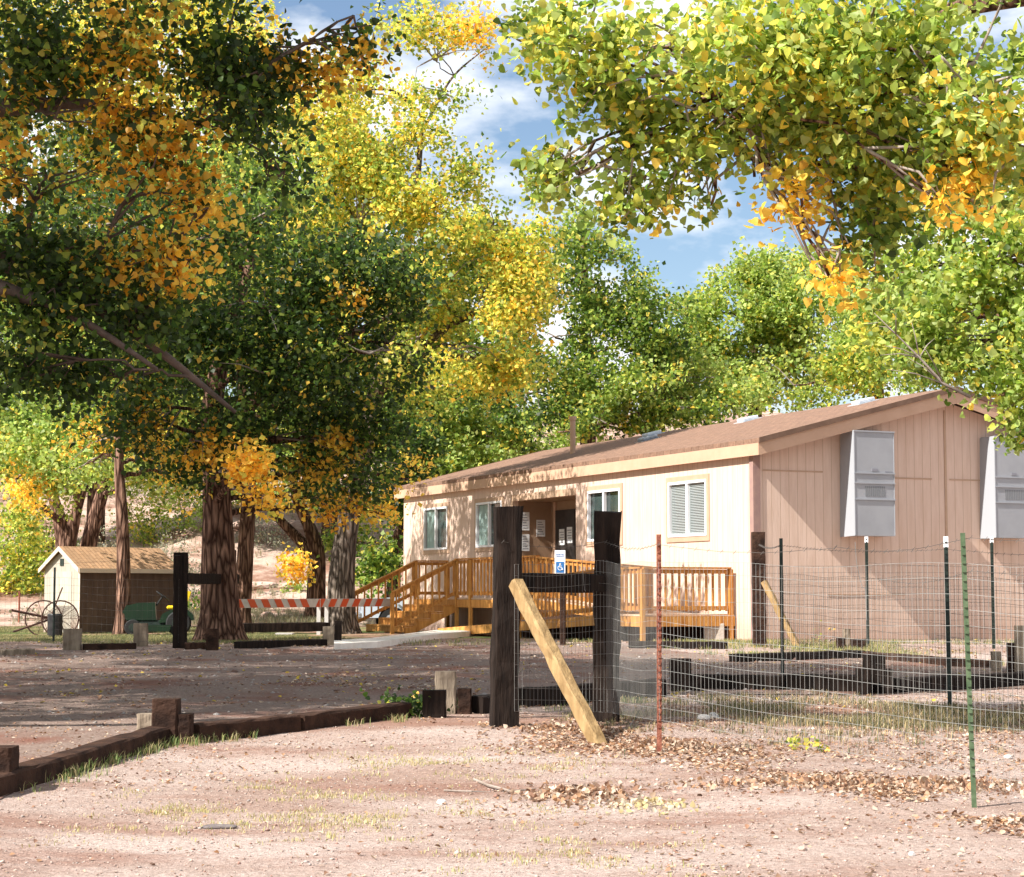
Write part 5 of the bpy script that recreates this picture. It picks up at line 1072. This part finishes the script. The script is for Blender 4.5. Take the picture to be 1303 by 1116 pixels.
def pile(px, py, rx, ry, n, label, size=.034, pal=TAN):
    q = GP(px, py); s = q.y / 2508; n_ = n; rr = rs.normal(0, .5, (n_, 2)); p = np.stack([q.x + rr[:, 0] * rx * s, q.y + rr[:, 1] * ry], 1)
    hh = .05 * np.exp(-(rr ** 2).sum(1) * 2) * rs.random(n_); c = np.stack([p[:, 0], p[:, 1], GH(p[:, 0], p[:, 1]) + hh + .005], 1)
    V_, F_, C_ = leaves(c, np.array(['orange'] * n_), size, 1, .004, True, rs, 0)
    C_ = np.repeat(np.array(pal)[rs.integers(0, len(pal), n_)] * rs.uniform(.7, 1.2, (n_, 1)), 8, 0)
    link('leaf_pile', np_mesh('leaf_pile', V_, F_, False, C_), LITTER, kind='stuff', label=label, cat='leaf litter')
pile(735, 1010, 70, .45, 800, 'pile of dry leaves on the dirt below the brace')
pile(850, 950, 60, .4, 800, 'pile of brown leaves against the rusty steel post')
pile(735, 935, 75, .3, 500, 'leaves gathered at the foot of the diagonal brace')
pile(1035, 1000, 200, .4, 900, 'band of fallen leaves in front of the wire mesh')
pile(1210, 1000, 120, .5, 800, 'leaves gathered round the foot of the green post')
pile(820, 1025, 60, .35, 200, 'pale leaves beside the dry leaf pile', pal=[(.5, .4, .2), (.55, .47, .35)])
# yellow sprays standing in the grass
for px, py, lab in ((1010, 955, 'left of the two bright yellow leaf sprays low before the mesh'), (1040, 957, 'right of the two bright yellow leaf sprays low before the mesh')):
    q = GP(px, py); c = rs.normal(0, 1, (16, 3)) * np.array([.035, .05, .03]) + np.array([0, 0, .06]); V_, F_, C_ = leaves(c, np.array(['yellow'] * 16), .042, 2, .01, True, rs)
    t = empty('yellow_leaf_spray', q, label=lab, cat='fallen leaves'); link('leaves', np_mesh('leaves', V_, F_, False, C_), LEAF, t)
    MB().tube([(0, 0, 0), (0, .01, .06), (.02, 0, .10)], .003, 4).build('stem', TWIG, t)
# green weeds by the pale-topped stub
for px, py, w_, lab in ((545, 905, .22, 'leafy green weed piled against the black low stub'), (515, 912, .15, 'small leafy weed at the end of the edging timber')):
    q = GP(px, py); c = rs.normal(0, 1, (70, 3)) * np.array([w_, .12, .05]) + np.array([0, 0, .08]); c[:, 2] = abs(c[:, 2]); V_, F_, C_ = leaves(c, np.array(['dark'] * 70), .05, 4, .03, True, rs)
    t = empty('leafy_weed', q, label=lab, cat='weed', group='weeds'); link('foliage', np_mesh('foliage', V_, F_, False, C_), LEAF, t)
    m = MB()
    for k in range(10): m.tube([(0, 0, 0), tuple(c[k] * .6), tuple(c[k])], .003, 4)
    m.build('stem', TWIG, t)
# pebbles
def pebbles(name, n, xr, yr, size, pal, label, m, dfn=None, near=.7):
    p = scatter(n, dfn or (lambda x, y: np.ones(len(x))), xr, yr, rs, near); z = GH(p[:, 0], p[:, 1])
    o8 = np.array([(1, 0, 0), (0, 1, 0), (-1, 0, 0), (0, -1, 0), (0, 0, 1), (0, 0, -1), ]); sz = (size * rs.lognormal(0, .45, n))[:, None]
    V_ = np.stack([np.stack([p[:, 0], p[:, 1], z + .2 * sz[:, 0]], 1) + sz * (o8[i] * rs.uniform(.6, 1.2, (n, 3)) * np.array([1, 1, .6]) + rs.normal(0, .12, (n, 3))) for i in range(6)], 1).reshape(-1, 3)
    T3 = np.array([[0, 1, 4], [1, 2, 4], [2, 3, 4], [3, 0, 4], [1, 0, 5], [2, 1, 5], [3, 2, 5], [0, 3, 5]]); F_ = (np.arange(n)[:, None, None] * 6 + T3[None]).reshape(-1, 3)
    C_ = np.repeat(np.array(pal)[rs.integers(0, len(pal), n)] * rs.uniform(.7, 1.15, (n, 1)), 6, 0)
    link(name, np_mesh(name, V_, F_, False, C_), m, kind='stuff', label=label, cat='gravel')
STONE = leafmat('pebble_stone', 0, .9)
pebbles('gravel', 26000, (-5.2, 5.2), (8.8, 17.5), .0052, [(.36, .25, .20), (.46, .34, .28), (.50, .41, .35), (.30, .17, .13), (.38, .32, .29)], 'fine gravel and pebbles on the pink dirt', STONE)
pebbles('gravel', 14000, (-17, 12), (15, 38), .014, [(.20, .155, .13), (.28, .24, .21), (.16, .09, .07), (.36, .32, .29)], 'loose stones spread over the shaded lot', STONE, lambda x, y: inpoly(x, y, LOT).astype(float) * .9 + .08)
# grass
def grass(n, dfn, xr, yr, h, pal, label, near=1.0, blades=7):
    p = scatter(n, dfn, xr, yr, rs, near); m = n * blades; c = np.repeat(p, blades, 0) + rs.normal(0, .03, (m, 2)); z = GH(c[:, 0], c[:, 1]) - .005
    hh = (h * rs.uniform(.4, 1.2, m))[:, None]; a = rs.uniform(0, 2 * np.pi, m); L_ = rs.uniform(.1, .9, m)[:, None]
    d = np.stack([np.cos(a), np.sin(a), np.zeros(m)], 1); s = np.stack([-np.sin(a), np.cos(a), np.zeros(m)], 1) * (.0026 + .0035 * hh * 3); b = np.stack([c[:, 0], c[:, 1], z], 1); up = np.array([0, 0, 1.])
    mid = b + up * hh * .6 + d * hh * L_ * .3; tip = b + up * hh * (1 - .3 * L_) + d * hh * L_
    V_ = np.stack([b - s, b + s, mid + s * .8, mid - s * .8, tip], 1).reshape(-1, 3); k = np.arange(m)[:, None] * 5
    F_ = np.concatenate([k + np.array([[0, 1, 2]]), k + np.array([[0, 2, 3]]), k + np.array([[3, 2, 4]])])
    C_ = np.repeat(np.array(pal)[rs.integers(0, len(pal), m)] * rs.uniform(.7, 1.2, (m, 1)), 5, 0)
    link('grass', np_mesh('grass', V_, F_, False, C_), GRASSM, kind='stuff', label=label, cat='grass')
DRY = [(.50, .40, .20), (.40, .34, .14), (.34, .34, .12), (.55, .46, .28)]; GRN = [(.10, .16, .04), (.16, .22, .06), (.22, .24, .08), (.30, .26, .13)]
cl = [GP(*q) for q in ((350, 1010), (420, 1020), (540, 1050), (510, 968), (650, 975), (300, 1015), (200, 1030), (580, 1045), (720, 1085), (470, 1040), (380, 1030))]
def dg1(x, y):
    v = np.zeros(len(x))
    for q in cl: v = np.maximum(v, np.exp(-(((x - q.x) / .5) ** 2 + ((y - q.y) / .8) ** 2)))
    return np.clip(v * np.clip(nz2(x, y, 4) * 5, 0, 1), 0, 1)
grass(1100, dg1, (-4.5, 4), (9.5, 16), .035, DRY, 'thin yellowing grass tufts in the sunlit dirt', blades=5)
def dg2(x, y): return np.clip(np.exp(-(((x - 3.4) / 1.9) ** 2 + ((y - 19.3) / 1.9) ** 2)) * np.clip(nz2(x, y, 1.2, 9) * 2.5 + .7, 0, 1), 0, 1)
grass(2600, dg2, (.5, 9), (15, 23), .075, [(.07, .085, .035), (.11, .12, .05), (.22, .18, .10), (.30, .23, .13)] + DRY[:1], 'green weedy grass patch in the shade behind the wire mesh')
def dg3(x, y): return np.clip(nz2(x, y, .5, 2) * 2.2 + .1, 0, 1) * (~inpoly(x, y, LOT)) 
grass(6000, dg3, (-3, 20), (27, 39), .10, GRN + DRY[:2], 'patchy grass before the gable wall')
def dg4(x, y): return np.clip(nz2(x, y, .4, 7) * 2 + .5, 0, 1) * (x < -1.5 - (y - 36) * .35) * (y > 37.5)
grass(12000, dg4, (-17, 2), (37, 60), .06, [(.09, .12, .04), (.13, .15, .06), (.2, .19, .09)] + [(.34, .30, .12)], 'short lawn grass round the shed and tractor')
grass(9000, lambda x, y: np.clip(nz2(x, y, .22, 5) * 2 + .35, 0, 1) * (y > 61), (-40, 24), (61, 120), .32, [(.20, .19, .12), (.28, .25, .16), (.16, .18, .08), (.34, .28, .17)], 'dry brush and grass on the slope', near=1.3, blades=9)
def dg5(x, y):
    v = np.zeros(len(x))
    for (a, b, c, d, wd) in ((*GP(20, 1012).xy, *GP(210, 950).xy, .10), (*GP(243, 950).xy, *GP(512, 918).xy, .14), (*GP(664, 902).xy, *GP(840, 892).xy, .3)):
        L2 = (c - a) ** 2 + (d - b) ** 2; t = np.clip(((x - a) * (c - a) + (y - b) * (d - b)) / L2, 0, 1); dd = np.hypot(x - a - t * (c - a), y - b - t * (d - b)); v = np.maximum(v, np.exp(-(dd / wd) ** 2))
    return v * np.clip(nz2(x, y, 2.2, 4) * 3, 0, 1)
grass(260, dg5, (-6, 3), (12, 21), .09, GRN + DRY[:1], 'weeds growing along the edging timbers')
